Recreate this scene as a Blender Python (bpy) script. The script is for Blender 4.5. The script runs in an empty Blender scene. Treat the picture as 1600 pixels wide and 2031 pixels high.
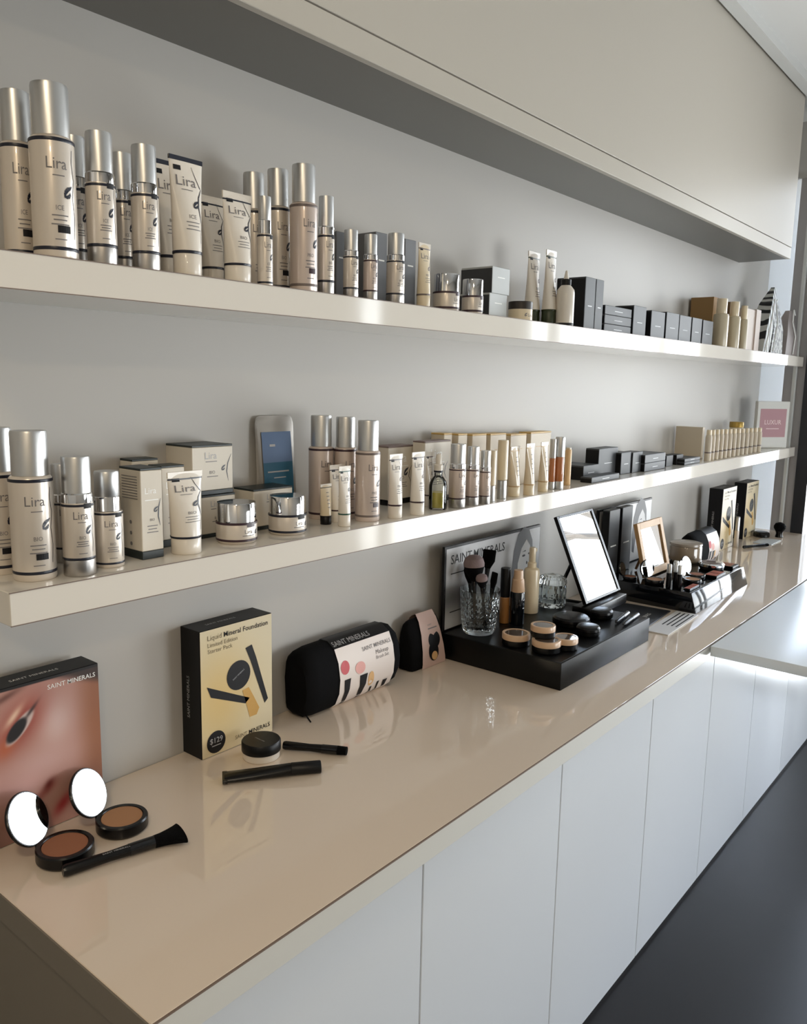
import bpy, bmesh, math, random
from mathutils import Vector, Matrix
random.seed(7)
PI = math.pi
COL = bpy.context.scene.collection

# ------------------------------------------------------------------ materials
def lin(c):
    return tuple(((v/255)/12.92 if v/255 <= .04045 else (((v/255)+.055)/1.055)**2.4) for v in c) + (1.0,)

def mat(name, rgb, rough=.5, metal=0.0, spec=.5, coat=0.0, noise=None, bump=None, sheen=0.0):
    m = bpy.data.materials.new(name); m.use_nodes = True
    nt = m.node_tree; b = nt.nodes['Principled BSDF']
    b.inputs['Base Color'].default_value = lin(rgb)
    b.inputs['Roughness'].default_value = rough
    b.inputs['Metallic'].default_value = metal
    b.inputs['Specular IOR Level'].default_value = spec
    b.inputs['Coat Weight'].default_value = coat
    b.inputs['Coat Roughness'].default_value = .03
    if sheen: b.inputs['Sheen Weight'].default_value = sheen
    if noise or bump:
        tc = nt.nodes.new('ShaderNodeTexCoord')
        n = nt.nodes.new('ShaderNodeTexNoise'); n.inputs['Detail'].default_value = 4
        n.inputs['Scale'].default_value = (noise or bump)[0]
        nt.links.new(tc.outputs['Object'], n.inputs['Vector'])
    if noise:
        mx = nt.nodes.new('ShaderNodeMix'); mx.data_type = 'RGBA'
        mx.inputs['A'].default_value = lin(rgb); mx.inputs['B'].default_value = lin(noise[1])
        nt.links.new(n.outputs['Fac'], mx.inputs['Factor'])
        nt.links.new(mx.outputs['Result'], b.inputs['Base Color'])
    if bump:
        bp = nt.nodes.new('ShaderNodeBump'); bp.inputs['Strength'].default_value = bump[1]
        bp.inputs['Distance'].default_value = bump[2]
        nt.links.new(n.outputs['Fac'], bp.inputs['Height']); nt.links.new(bp.outputs['Normal'], b.inputs['Normal'])
    return m

def glass(name, rgb, rough=0.0, ior=1.45):
    m = bpy.data.materials.new(name); m.use_nodes = True
    b = m.node_tree.nodes['Principled BSDF']
    b.inputs['Base Color'].default_value = lin(rgb); b.inputs['Roughness'].default_value = rough
    b.inputs['Transmission Weight'].default_value = 1.0; b.inputs['IOR'].default_value = ior
    return m

def thin_glass(name, rgb):
    m = bpy.data.materials.new(name); m.use_nodes = True; nt = m.node_tree
    for n in list(nt.nodes): nt.nodes.remove(n)
    o = nt.nodes.new('ShaderNodeOutputMaterial'); mx = nt.nodes.new('ShaderNodeMixShader')
    t = nt.nodes.new('ShaderNodeBsdfTransparent'); t.inputs['Color'].default_value = lin(rgb)
    g = nt.nodes.new('ShaderNodeBsdfGlossy'); g.inputs['Roughness'].default_value = .01
    f = nt.nodes.new('ShaderNodeFresnel'); f.inputs['IOR'].default_value = 1.45
    nt.links.new(f.outputs[0], mx.inputs[0]); nt.links.new(t.outputs[0], mx.inputs[1])
    nt.links.new(g.outputs[0], mx.inputs[2]); nt.links.new(mx.outputs[0], o.inputs[0])
    return m

def vcol(name, rough=.35):
    m = bpy.data.materials.new(name); m.use_nodes = True; nt = m.node_tree
    a = nt.nodes.new('ShaderNodeVertexColor'); a.layer_name = 'print'
    b = nt.nodes['Principled BSDF']; b.inputs['Roughness'].default_value = rough
    nt.links.new(a.outputs['Color'], b.inputs['Base Color'])
    return m

def opal(name, rgb, tr):
    m = bpy.data.materials.new(name); m.use_nodes = True; nt = m.node_tree
    o = nt.nodes['Material Output']; b = nt.nodes['Principled BSDF']; b.inputs['Base Color'].default_value = lin(rgb); b.inputs['Roughness'].default_value = .5
    t = nt.nodes.new('ShaderNodeBsdfTranslucent'); t.inputs['Color'].default_value = (1, 1, 1, 1); mx = nt.nodes.new('ShaderNodeMixShader'); mx.inputs[0].default_value = tr
    nt.links.new(b.outputs[0], mx.inputs[1]); nt.links.new(t.outputs[0], mx.inputs[2]); nt.links.new(mx.outputs[0], o.inputs[0])
    return m

def leopard(name):
    m = bpy.data.materials.new(name); m.use_nodes = True; nt = m.node_tree
    b = nt.nodes['Principled BSDF']; b.inputs['Roughness'].default_value = .5
    tc = nt.nodes.new('ShaderNodeTexCoord'); v = nt.nodes.new('ShaderNodeTexVoronoi'); v.inputs['Scale'].default_value = 48
    r = nt.nodes.new('ShaderNodeValToRGB'); r.color_ramp.interpolation = 'CONSTANT'
    r.color_ramp.elements[0].color = lin((26, 28, 28)); r.color_ramp.elements[1].color = lin((150, 150, 146)); r.color_ramp.elements[1].position = .5
    nt.links.new(tc.outputs['Object'], v.inputs['Vector']); nt.links.new(v.outputs['Distance'], r.inputs['Fac'])
    nt.links.new(r.outputs['Color'], b.inputs['Base Color'])
    return m

def stripes(name):
    m = bpy.data.materials.new(name); m.use_nodes = True; nt = m.node_tree
    b = nt.nodes['Principled BSDF']; b.inputs['Roughness'].default_value = .5
    tc = nt.nodes.new('ShaderNodeTexCoord'); v = nt.nodes.new('ShaderNodeTexWave'); v.inputs['Scale'].default_value = 9
    v.inputs['Distortion'].default_value = 5; v.inputs['Detail'].default_value = 1
    r = nt.nodes.new('ShaderNodeValToRGB')
    r.color_ramp.elements[0].color = lin((35, 38, 40)); r.color_ramp.elements[0].position = .42
    r.color_ramp.elements[1].color = lin((205, 208, 205)); r.color_ramp.elements[1].position = .56
    nt.links.new(tc.outputs['Object'], v.inputs['Vector']); nt.links.new(v.outputs['Fac'], r.inputs['Fac'])
    nt.links.new(r.outputs['Color'], b.inputs['Base Color'])
    return m

M = dict(
    wall=mat('wall_paint', (187, 184, 179), .44, spec=.28),
    ceil=mat('ceiling_paint', (222, 222, 220), .8, spec=.2),
    lam=mat('white_gloss_laminate', (222, 216, 206), .06, spec=.5),
    door=mat('white_door_laminate', (212, 215, 218), .2, spec=.45),
    top=mat('cream_gloss_worktop', (222, 206, 188), .02, spec=.95),
    edge=mat('worktop_edging', (208, 206, 198), .25),
    tabletop=mat('pale_blue_white_laminate', (240, 248, 255), .28),
    under=mat('underside_shade_grey', (104, 101, 95), .4),  # grey stands in for the shade under the cupboard
    upper=mat('white_satin_laminate', (186, 180, 169), .42, spec=.14),
    line=mat('edge_glue_line', (118, 100, 88), .5),
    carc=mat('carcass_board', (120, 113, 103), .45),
    gap=mat('shadow_gap', (140, 144, 146), .6),
    floor=mat('dark_concrete', (24, 23, 24), .4, spec=.28, noise=(3.0, (36, 34, 35)), bump=(60, .05, .002)),
    frame=mat('white_window_frame', (205, 206, 204), .35),
    grey=opal('grey_opal_glow', (165, 160, 158), .06), glow_panel=opal('white_opal_glow', (205, 210, 214), .19),  # translucent so the end wall corner looks lit by daylight
    dark=mat('charcoal_window_frame', (34, 36, 42), .4),
    pave=mat('pavement', (216, 198, 168), .9, noise=(2, (196, 180, 154))),
    bark=mat('bark', (60, 55, 50), .9),
    silver=mat('brushed_silver', (205, 205, 204), .36, 1.0),
    silverlow=mat('satin_silver', (190, 186, 182), .33, 1.0),
    chrome=mat('chrome', (225, 225, 226), .06, 1.0),
    pearl=mat('pearl_white_plastic', (218, 208, 196), .3, .3, spec=.6, coat=.4),
    pearlpink=mat('pearl_pink_white_plastic', (212, 196, 186), .3, .3, spec=.6, coat=.4),
    white=mat('white_plastic', (226, 218, 206), .3, spec=.5, coat=.3),
    cream=mat('cream_plastic', (222, 206, 176), .3, coat=.3),
    creamdim=mat('cream_satin_plastic', (190, 178, 152), .35, coat=.2),
    navy=mat('navy_band', (22, 26, 42), .35),
    plum=mat('plum_band', (58, 38, 46), .35),
    grey_band=mat('grey_brown_band', (112, 100, 95), .4),
    green=mat('dark_green_cap', (48, 56, 30), .35),
    greenline=mat('green_band', (52, 92, 78), .4),
    tanline=mat('tan_band', (190, 160, 120), .4),
    ink=mat('grey_ink', (118, 114, 114), .5),
    dkink=mat('dark_ink', (20, 20, 24), .5, spec=.3),
    foil=mat('white_foil', (240, 240, 236), .3),
    silverink=mat('silver_ink', (172, 172, 174), .4),
    carton=mat('white_carton', (214, 206, 192), .45),
    cartontop=mat('dark_green_carton', (26, 36, 36), .4),
    plumtop=mat('plum_carton', (122, 104, 100), .5),
    goldtop=mat('gold_carton', (196, 160, 84), .4),
    creambox=mat('cream_carton', (200, 188, 168), .5),
    slate=mat('slate_carton', (104, 106, 110), .45),
    pale=mat('pale_grey_carton', (186, 190, 190), .45),
    blackcard=mat('black_carton', (13, 13, 16), .45, spec=.3),
    charcard=mat('black_carton_sheen', (62, 64, 67), .5, spec=.4),  # window reflection on near-black card put into the grey
    tan=mat('tan_carton', (150, 118, 76), .7),
    brown=mat('brown_carton', (120, 92, 62), .7),
    pink=mat('pinkish_carton', (188, 172, 160), .5),
    black=mat('black_plastic', (9, 9, 11), .25, spec=.35),
    blackmid=mat('black_acrylic', (10, 11, 12), .34, spec=.22),
    hairgrey=mat('dark_grey_print', (84, 84, 88), .5), paleface=mat('white_grey_print', (214, 214, 214), .5),
    blackgloss=mat('black_gloss_acrylic', (10, 12, 16), .06, spec=.55),
    blacksatin=mat('black_satin', (10, 10, 12), .4, spec=.3),
    cloth=mat('black_cloth', (6, 6, 8), .9, spec=.15, bump=(300, .3, .001)),
    bristle=mat('black_bristle', (8, 8, 9), .95, spec=.1, bump=(500, .8, .002)),
    mauve=mat('mauve_bristle', (128, 112, 112), .95, bump=(400, .6, .002)),
    powder=mat('tan_powder', (168, 124, 88), .9),
    powder2=mat('brown_powder', (146, 94, 66), .9),
    redpowder=mat('terracotta_powder', (160, 82, 58), .85),
    mirror=mat('mirror', (250, 252, 252), .005, 1.0),
    skintone=mat('beige_cream', (206, 172, 140), .4, coat=.4),
    foundtan=mat('tan_liquid', (170, 118, 66), .3, coat=.5),
    orange=mat('orange_liquid', (176, 108, 62), .25, coat=.6),
    peach=mat('peach_plastic', (226, 190, 140), .35),
    oil=glass('yellow_oil', (214, 196, 70)),
    glass=glass('clear_glass', (245, 248, 246)),
    cutglass=glass('cut_glass', (240, 246, 246), .02),
    tanglass=mat('tan_jar_glass', (140, 124, 104), .12, coat=.6),
    bottleglass=thin_glass('clear_bottle_glass', (253, 254, 252)),
    pane=thin_glass('window_pane', (250, 250, 250)),
    pouchgrey=mat('grey_foil_pouch', (140, 134, 126), .35, .35),
    blue=mat('blue_label', (90, 114, 150), .5),
    teal=mat('teal_label', (34, 90, 118), .5),
    wood=mat('light_wood', (196, 158, 110), .45, noise=(8, (172, 132, 88))),
    woodside=mat('wood_side', (128, 92, 60), .5),
    pinkcard=mat('pink_sleeve', (206, 178, 168), .5),
    whitecard=mat('white_sleeve', (228, 218, 212), .45),
    rose=mat('rose_print', (200, 90, 96), .6), blush=mat('blush_print', (226, 168, 160), .6),
    sand=mat('sand_print', (218, 176, 124), .6), ochre=mat('ochre_print', (196, 152, 78), .6),
    kityellow=mat('cream_yellow_carton', (222, 198, 150), .42),
    signpink=mat('dusty_pink_print', (172, 128, 136), .5),
    signframe=mat('pale_sign_frame', (206, 206, 202), .4),
    signlight=mat('pale_pink_ink', (222, 198, 202), .5),
    leopard=leopard('leopard_print'), zebra=stripes('zebra_print'),
    greyfab=mat('grey_satin_bag', (158, 150, 148), .6), ribbon=mat('white_ribbon', (236, 238, 236), .5),
    photo=vcol('colour_print'),
    brochure=mat('dark_leaflet', (46, 48, 52), .35),
    paper=mat('white_leaflet', (214, 212, 210), .5),
    maroon=mat('brown_compact_top', (112, 94, 88), .2, coat=.5),
)

# ------------------------------------------------------------------ mesh helpers
class MB:
    """collects shapes and links them as ONE mesh object"""
    def __init__(s): s.v = []; s.f = []
    def add(s, v, f):
        o = len(s.v); s.v += [tuple(p) for p in v]; s.f += [tuple(i+o for i in q) for q in f]; return s
    def box(s, x0, x1, y0, y1, z0, z1):
        v = [(x, y, z) for x in (x0, x1) for y in (y0, y1) for z in (z0, z1)]
        return s.add(v, [(0, 1, 3, 2), (4, 6, 7, 5), (0, 4, 5, 1), (2, 3, 7, 6), (0, 2, 6, 4), (1, 5, 7, 3)])
    def bbox(s, x0, x1, y0, y1, z0, z1, b=.002, seg=2):
        bm = bmesh.new(); bmesh.ops.create_cube(bm, size=1)
        for p in bm.verts:
            p.co = ((x0+x1)/2+p.co.x*(x1-x0), (y0+y1)/2+p.co.y*(y1-y0), (z0+z1)/2+p.co.z*(z1-z0))
        bmesh.ops.bevel(bm, geom=bm.edges[:], offset=b, segments=seg, profile=.5, affect='EDGES')
        bm.verts.index_update()
        s.add([p.co[:] for p in bm.verts], [[q.index for q in f.verts] for f in bm.faces]); bm.free(); return s
    def lathe(s, prof, n=32, c=(0, 0, 0), mtx=None, rfun=None):
        v = []; f = []; rows = []
        for r, z in prof:
            if r <= 1e-6: rows.append([len(v)]); v.append((0, 0, z))
            else:
                rows.append(list(range(len(v), len(v)+n)))
                for i in range(n):
                    a = 2*PI*i/n; rr = r*(rfun(a, z) if rfun else 1)
                    v.append((rr*math.cos(a), rr*math.sin(a), z))
        for A, B in zip(rows, rows[1:]):
            for i in range(n):
                j = (i+1) % n
                if len(A) == 1 and len(B) == 1: continue
                if len(A) == 1: f.append((A[0], B[j], B[i]))
                elif len(B) == 1: f.append((A[i], A[j], B[0]))
                else: f.append((A[i], A[j], B[j], B[i]))
        if mtx is not None: v = [(mtx @ Vector(p))[:] for p in v]
        return s.add([(p[0]+c[0], p[1]+c[1], p[2]+c[2]) for p in v], f)
    def loft(s, secs, cap=True):
        n = len(secs[0]); v = [p for q in secs for p in q]; f = []
        for k in range(len(secs)-1):
            for i in range(n):
                j = (i+1) % n; f.append((k*n+i, k*n+j, (k+1)*n+j, (k+1)*n+i))
        if cap: f.append(tuple(range(n-1, -1, -1))); f.append(tuple((len(secs)-1)*n+i for i in range(n)))
        return s.add(v, f)
    def rod(s, a, b, r0, r1=None, n=12):
        a = Vector(a); b = Vector(b); d = b-a; q = d.to_track_quat('Z', 'Y').to_matrix().to_4x4()
        r1 = r0 if r1 is None else r1
        return s.lathe([(0, 0), (r0, 0), (r1, d.length), (0, d.length)], n, mtx=Matrix.Translation(a) @ q)
    def poly(s, pts, mp):
        """flat polygon given in 2D, placed with mp(u,v)"""
        return s.add([mp(*p) for p in pts], [tuple(range(len(pts)))])
    def build(s, name, m, parent=None, smooth=True, ang=35, loc=None):
        me = bpy.data.meshes.new(name); me.from_pydata(s.v, [], s.f); me.validate()
        bm = bmesh.new(); bm.from_mesh(me); bmesh.ops.recalc_face_normals(bm, faces=bm.faces[:]); bm.to_mesh(me); bm.free()
        if smooth:
            me.shade_smooth(); me.set_sharp_from_angle(angle=math.radians(ang))
        me.materials.append(m)
        o = bpy.data.objects.new(name, me); COL.objects.link(o)
        if parent: o.parent = parent
        if loc: o.location = loc
        return o

_tc = {}
def text2d(t, size, bold=0.0):
    k = (t, size, bold)
    if k in _tc: return _tc[k]
    cu = bpy.data.curves.new('lettering', 'FONT'); cu.body = t; cu.size = size; cu.resolution_u = 2; cu.offset = bold*size
    cu.align_x = 'LEFT'
    o = bpy.data.objects.new('lettering', cu); COL.objects.link(o)
    dg = bpy.context.evaluated_depsgraph_get(); me = bpy.data.meshes.new_from_object(o.evaluated_get(dg))
    v = [p.co.xy[:] for p in me.vertices]; f = [tuple(p.vertices) for p in me.polygons]
    bpy.data.objects.remove(o); bpy.data.meshes.remove(me); bpy.data.curves.remove(cu)
    _tc[k] = (v, f); return v, f

def text(mb, t, mp, u0, v0, width=None, size=None, bold=0.0, align='l'):
    """writes t with its baseline start at (u0,v0); mp maps (u,v) to 3D; width overrides size"""
    v, f = text2d(t, 1.0, bold)
    x0 = min(p[0] for p in v); x1 = max(p[0] for p in v)
    s = width/(x1-x0) if width else size
    sh = {'l': 0, 'c': -(x1-x0)/2, 'r': -(x1-x0)}[align]
    mb.add([mp(u0+(p[0]-x0+sh)*s, v0+p[1]*s) for p in v], f)

def dash(mb, mp, u0, u1, v, h):
    n = 6
    for i in range(n):
        a = u0+(u1-u0)*i/n; b = u0+(u1-u0)*(i+1)/n
        mb.add([mp(a, v), mp(b, v), mp(b, v+h), mp(a, v+h)], [(0, 1, 2, 3)])

def ribbon(mb, mp, pts, w):
    for i in range(len(pts)-1):
        (a, b), (c, d) = pts[i], pts[i+1]; L = math.hypot(c-a, d-b) or 1; nx, ny = -(d-b)/L, (c-a)/L
        w0 = w[i] if isinstance(w, list) else w; w1 = w[i+1] if isinstance(w, list) else w
        mb.add([mp(a+nx*w0, b+ny*w0), mp(c+nx*w1, d+ny*w1), mp(c-nx*w1, d-ny*w1), mp(a-nx*w0, b-ny*w0)], [(0, 1, 2, 3)])

def swoosh(mb, mp, u, v, s):
    """small leaf-and-curl emblem"""
    ribbon(mb, mp, [(u-.55*s, v-.5*s), (u-.45*s, v), (u-.1*s, v+.4*s), (u+.35*s, v+.6*s), (u+.6*s, v+.85*s)], [.06*s, .2*s, .24*s, .16*s, .02*s])
    ribbon(mb, mp, [(u-.55*s, v-.42*s), (u-.1*s, v-.45*s), (u+.2*s, v-.25*s), (u+.3*s, v+.08*s)], [.12*s, .2*s, .2*s, .04*s])

def ell(cu, cv, a, b, n=28, rot=0):
    return [(cu+a*math.cos(t)*math.cos(rot)-b*math.sin(t)*math.sin(rot), cv+a*math.cos(t)*math.sin(rot)+b*math.sin(t)*math.cos(rot)) for t in (2*PI*i/n for i in range(n))]

def cyl_map(R, off=.0004):
    return lambda u, v: ((R+off)*math.sin(u/R), -(R+off)*math.cos(u/R), v)
def front_map(yf, off=.0004):
    return lambda u, v: (u, yf-off, v)

# ------------------------------------------------------------------ object helpers
def thing(name, label, cat, loc=(0, 0, 0), rz=0, group=None):
    o = bpy.data.objects.new(name, None); COL.objects.link(o); o.empty_display_size = .02
    o.location = loc; o.rotation_euler = (0, 0, rz); o['label'] = label; o['category'] = cat
    if group: o['group'] = group
    return o
def tag(o, label, cat, group=None):
    o['label'] = label; o['category'] = cat
    if group: o['group'] = group
    return o
def struct(o): o['kind'] = 'structure'; return o
KIDS = {}
def dup(root):
    r = root.copy(); COL.objects.link(r)
    for ch in KIDS[root.name]:
        c = ch.copy(); COL.objects.link(c); c.parent = r
    return r

# ------------------------------------------------------------------ room shell
XE = 4.30                       # window wall at the far end
struct(MB().box(-2.6, XE+.2, -4.5, .2, -.1, 0).build('floor', M['floor'], smooth=False))
struct(MB().box(-2.6, XE+.2, -4.5, .2, 3.06, 3.16).build('ceiling', M['ceil'], smooth=False))
struct(MB().box(-2.6, XE+.2, 0, .15, 0, 3.06).build('wall_back', M['wall'], smooth=False))
struct(MB().box(-2.75, -2.6, -4.5, .15, 0, 3.06).build('wall_left', M['wall'], smooth=False))
struct(MB().box(-2.6, 2.2, -4.55, -4.4, 0, 3.06).box(2.2, XE, -4.55, -4.4, 1.7, 3.06).box(4.2, XE, -4.55, -4.4, 0, 1.7).box(2.2, 4.2, -4.55, -4.4, 0, .45).build('wall_front', M['wall'], smooth=False))
w = struct(MB().box(2.2, 2.24, -4.5, -4.39, .45, 1.7).box(4.16, 4.2, -4.5, -4.39, .45, 1.7).box(2.24, 4.16, -4.5, -4.39, 1.66, 1.7).box(2.24, 4.16, -4.5, -4.39, .45, .49).build('window_6', M['frame'], smooth=False))  # unseen low window added to brighten the cabinet doors
MB().box(2.23, 4.17, -4.46, -4.454, .48, 1.67).build('pane', M['pane'], w, smooth=False)
# end wall: added glowing panel beside the shelves, then glazing
W = MB()
W.box(XE, XE+.15, -.125, .15, 2.78, 3.06)
W.box(XE, XE+.15, -4.5, -.125, 2.78, 3.06)
W.box(XE, XE+.15, -.76, -.50, 0, 2.78)
W.box(XE, XE+.15, -.50, -.30, 0, .86)
W.box(XE, XE+.15, -3.20, -1.98, 1.7, 2.78)
W.box(XE, XE+.15, -4.5, -3.56, 0, 2.78)
struct(W.build('wall_right', M['wall'], smooth=False))
w = MB().box(XE+.012, XE+.016, -.185, -.125, 0, 2.78).box(XE+.012, XE+.016, -.237, -.192, 0, 2.78).build('window_1', M['grey'], smooth=False); struct(w)  # strips made translucent to brighten them
MB().box(XE+.020, XE+.023, -.125, -.0005, 0, 2.78).build('glow_panel', M['glow_panel'], w, smooth=False)  # panel added to make the end wall corner glow
MB().box(XE-.03, XE+.06, -.194, -.180, 0, 2.78).build('window_frame', M['frame'], w, smooth=False)
MB().box(XE-.012, XE+.1, -.30, -.237, 0, 2.78).build('jamb', M['dark'], w, smooth=False)
MB().box(XE+.05, XE+.056, -.50, -.30, .86, 2.78).build('pane', M['pane'], w, smooth=False)
for k, (ya, yb, zt) in enumerate(((-1.76, -.76, 2.78), (-1.98, -1.76, 2.78), (-3.20, -1.98, 1.70), (-3.56, -3.20, 2.78))):
    w = MB().box(XE-.01, XE+.1, ya, ya+.03, 0, zt).box(XE-.01, XE+.1, yb-.03, yb, 0, zt).box(XE-.01, XE+.1, ya+.03, yb-.03, zt-.06, zt).box(XE-.01, XE+.1, ya+.03, yb-.03, 0, .05)
    w = struct(w.build('window_%d' % (k+2), M['frame'], smooth=False))
    MB().box(XE+.05, XE+.056, ya+.025, yb-.025, .04, zt-.05).build('pane', M['pane'], w, smooth=False)
# cornice and shadow trim above the wall cupboard
struct(MB().box(-.4, XE, -.30, -.252, 3.02, 3.06).build('trim_1', M['frame'], smooth=False))
struct(MB().box(-.4, XE, -.95, -.90, 3.035, 3.06).build('trim_2', M['frame'], smooth=False))

# ------------------------------------------------------------------ fixed furniture
t = thing('wall_cupboard', 'long white gloss cupboard running along the wall above both shelves', 'cupboard', (1.75, -.12, 2.2995))
MB().box(-1.95, 2.05, -.1005, .12, .0042, .758).build('carcass', M['edge'], t, smooth=False)
MB().bbox(-1.95, 2.05, -.12, -.102, 0, .0505, .0012, 1).build('pelmet', M['upper'], t)
MB().box(-1.95, 2.05, -.1015, .12, .0005, .004).build('underside_shade_panel', M['under'], t, smooth=False)  # thin panel added to darken the shaded cupboard bottom
MB().bbox(-1.95, 2.05, -.121, -.101, .0535, .757, .0012, 1).build('door', M['upper'], t)

def shelf(name, label, x0, x1, z0, z1):
    t = thing(name, label, 'shelf', ((x0+x1)/2, -.11, z0))
    L = (x1-x0)/2
    MB().bbox(-L, L, -.1105, .1095, 0, z1-z0, .0012, 1).build('shelf_board', M['lam'], t)
    MB().box(-L, L, -.1114, -.1095, z1-z0-.0016, z1-z0-.0002).box(-L, L, -.1114, -.1095, .0002, .0016).build('edge_line', M['line'], t, smooth=False)
    return t
shelf('wall_shelf', 'upper white gloss floating shelf holding bottles, tubes and dark boxes', .012, XE-.004, 1.8013, 1.854)
shelf('wall_shelf', 'lower white gloss floating shelf with its end in view, holding bottles and cartons', .027, XE-.004, 1.3209, 1.3724)

t = thing('worktop', 'long cream gloss worktop on the row of white base cabinets', 'counter', (2.15, -.296, .854))
MB().bbox(-2.15, 2.146, -.2945, .2945, 0, .046, .001, 1).build('top_slab', M['top'], t)
MB().box(-2.151, 2.146, -.2965, -.2943, .0, .0445).build('front_edging', M['edge'], t, smooth=False)
MB().box(-2.1525, -2.1495, -.2965, .2945, 0, .0445).build('end_edging', M['carc'], t, smooth=False)
MB().box(-2.152, 2.146, -.297, -.2946, .0432, .0457).build('edge_line', M['line'], t, smooth=False)
seams = [.004, .5886, 1.1119, 1.6387, 2.1449, 2.643, 3.16, 3.68, 4.29]
names = ['white base cabinet at the near end of the counter, under the portrait box', 'second white base cabinet from the near end', 'third white base cabinet from the near end', 'fourth white base cabinet, below the near black tray', 'white base cabinet beginning under the white side table', 'white base cabinet in the shade of the side table', 'second last white base cabinet before the window wall', 'white base cabinet against the window wall']
for i in range(8):
    a, b = seams[i], seams[i+1]; c = (a+b)/2; L = (b-a)/2
    t = thing('base_cabinet', names[i], 'cabinet', (c, -.28, 0), 0, 'white base cabinets in one row')
    MB().box(-L+.001, L-.001, -.253, .278, .0, .8535).build('carcass', M['carc'] if i == 0 else M['gap'], t, smooth=False)
    MB().bbox(-L+.0016, L-.0016, -.2775, -.254, .012, .818, .0012, 1).build('door', M['door'], t)
    MB().box(-L+.001, L-.001, -.262, -.253, .819, .8535).build('finger_channel', M['gap'], t, smooth=False)
    MB().box(-L+.001, L-.001, -.270, -.254, .0, .0105).build('plinth', M['door'], t, smooth=False)

t = thing('side_table', 'white gloss table top joining the counter at a right angle near the window', 'table', (2.6, -.74, 0))
MB().bbox(-.6305, .70, -.16, .1425, .868, .8995, .0015, 2).build('table_top', M['tabletop'], t)
MB().bbox(.64, .67, -.155, -.075, 0, .8675, .0015, 1).build('leg', M['lam'], t)

# ------------------------------------------------------------------ bottle, tube and jar prototypes (origin at base centre)
R0, H0 = .03, .20
def bottle_text(R, z0, z1, word, dark=False, box=None):
    mp = cyl_map(R); L = MB(); h = z1-z0
    text(L, 'Lira', mp, -.002, z0+.77*h, size=.019, align='c')
    dash(L, mp, -.008, .008, z0+.70*h, .0012)
    text(L, word, mp, 0, z0+.36*h, size=.008, align='c')
    for k, w_ in enumerate((.011, .009, .012)): dash(L, mp, -w_, w_, z0+(.30-.045*k)*h, .0014)
    dash(L, mp, -.008, .008, z0+.06*h, .0012)
    E = MB(); swoosh(E, mp, .013, z0+.54*h, .0105)
    ribbon(E, mp, [(.022, z0+.98*h), (.0205, z0+.85*h), (.024, z0+.68*h), (.0205, z0+.5*h), (.0235, z0+.3*h), (.021, z0+.08*h)], .0005)
    B = None
    if box is not None:
        B = MB(); u, v = box; B.add([mp(u+i*.0035, v+j) for i in range(6) for j in (0, .0085)], [(2*i, 2*i+2, 2*i+3, 2*i+1) for i in range(5)])
    return L, E, B

def proto_tall(word, band, body, box=True):
    r = thing('cleanser_bottle', 'x', 'bottle'); R, H = R0, H0
    MB().lathe([(0, 0), (R*.96, 0), (R, .003), (R, H*.665), (R*.985, H*.685), (R*.9, H*.70), (R*.80, H*.705), (0, H*.705)], 40).build('bottle_body', body, r)
    MB().lathe([(R*.79, H*.70), (R*.83, H*.706), (R*.83, H*.985), (R*.80, H), (0, H)], 40).build('cap', M['silver'], r)
    for z in (.045, .665): MB().lathe([(R*1.003, H*z), (R*1.012, H*(z+.004)), (R*1.012, H*(z+.017)), (R*1.003, H*(z+.021))], 40).build('band', band, r)
    L, E, B = bottle_text(R, H*.07, H*.64, word, box=(-.004, H*.145) if box else None)
    L.build('lettering', M['ink'], r, False); E.build('emblem', M['navy'], r, False)
    if B: B.build('tab', M['dkink'] if band is M['navy'] else M['plum'], r, False)
    return r
def proto_air(word, band, body):
    r = thing('serum_bottle', 'x', 'bottle'); R, H = R0, H0
    MB().lathe([(0, 0), (R*.97, 0), (R, .002), (R, H*.135), (R*.97, H*.14), (0, H*.14)], 40).build('base', M['silverlow'], r)
    MB().lathe([(R*.985, H*.14), (R, H*.145), (R, H*.60), (R*.97, H*.62), (0, H*.62)], 40).build('bottle_body', body, r)
    MB().lathe([(R*.96, H*.615), (R*.97, H*.625), (R*.97, H*.69), (R*.90, H*.70), (0, H*.70)], 40).build('collar', M['chrome'], r)
    MB().lathe([(R*.88, H*.695), (R*.88, H*.985), (R*.85, H), (0, H)], 40).build('cap', M['silver'], r)
    for z in (.14, .59): MB().lathe([(R*1.003, H*z), (R*1.012, H*(z+.004)), (R*1.012, H*(z+.016)), (R*1.003, H*(z+.02))], 40).build('band', band, r)
    L, E, B = bottle_text(R, H*.17, H*.58, word, box=(.004, H*.575))
    L.build('lettering', M['ink'], r, False); E.build('emblem', M['navy'], r, False); B.build('tab', M['dkink'] if band is M['navy'] else M['plum'], r, False)
    return r
def proto_collar(word, band, body):
    r = thing('treatment_bottle', 'x', 'bottle'); R, H = R0, H0
    MB().lathe([(0, 0), (R*.97, 0), (R, .003), (R, H*.565), (R*.97, H*.585), (R*.8, H*.59), (0, H*.59)], 40).build('bottle_body', body, r)
    MB().lathe([(R*.78, H*.585), (R*.86, H*.592), (R*.86, H*.735), (R*.82, H*.74), (0, H*.74)], 40).build('collar', M['chrome'], r)
    MB().lathe([(R*.80, H*.737), (R*.82, H*.742), (R*.82, H*.985), (R*.79, H), (0, H)], 40).build('cap', M['silver'], r)
    for z in (.035, .555): MB().lathe([(R*1.003, H*z), (R*1.012, H*(z+.004)), (R*1.012, H*(z+.018)), (R*1.003, H*(z+.022))], 40).build('band', band, r)
    L, E, B = bottle_text(R, H*.07, H*.54, word, box=(.006, H*.53))
    L.build('lettering', M['ink'], r, False); E.build('emblem', M['navy'], r, False); B.build('tab', M['dkink'], r, False)
    return r

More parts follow.
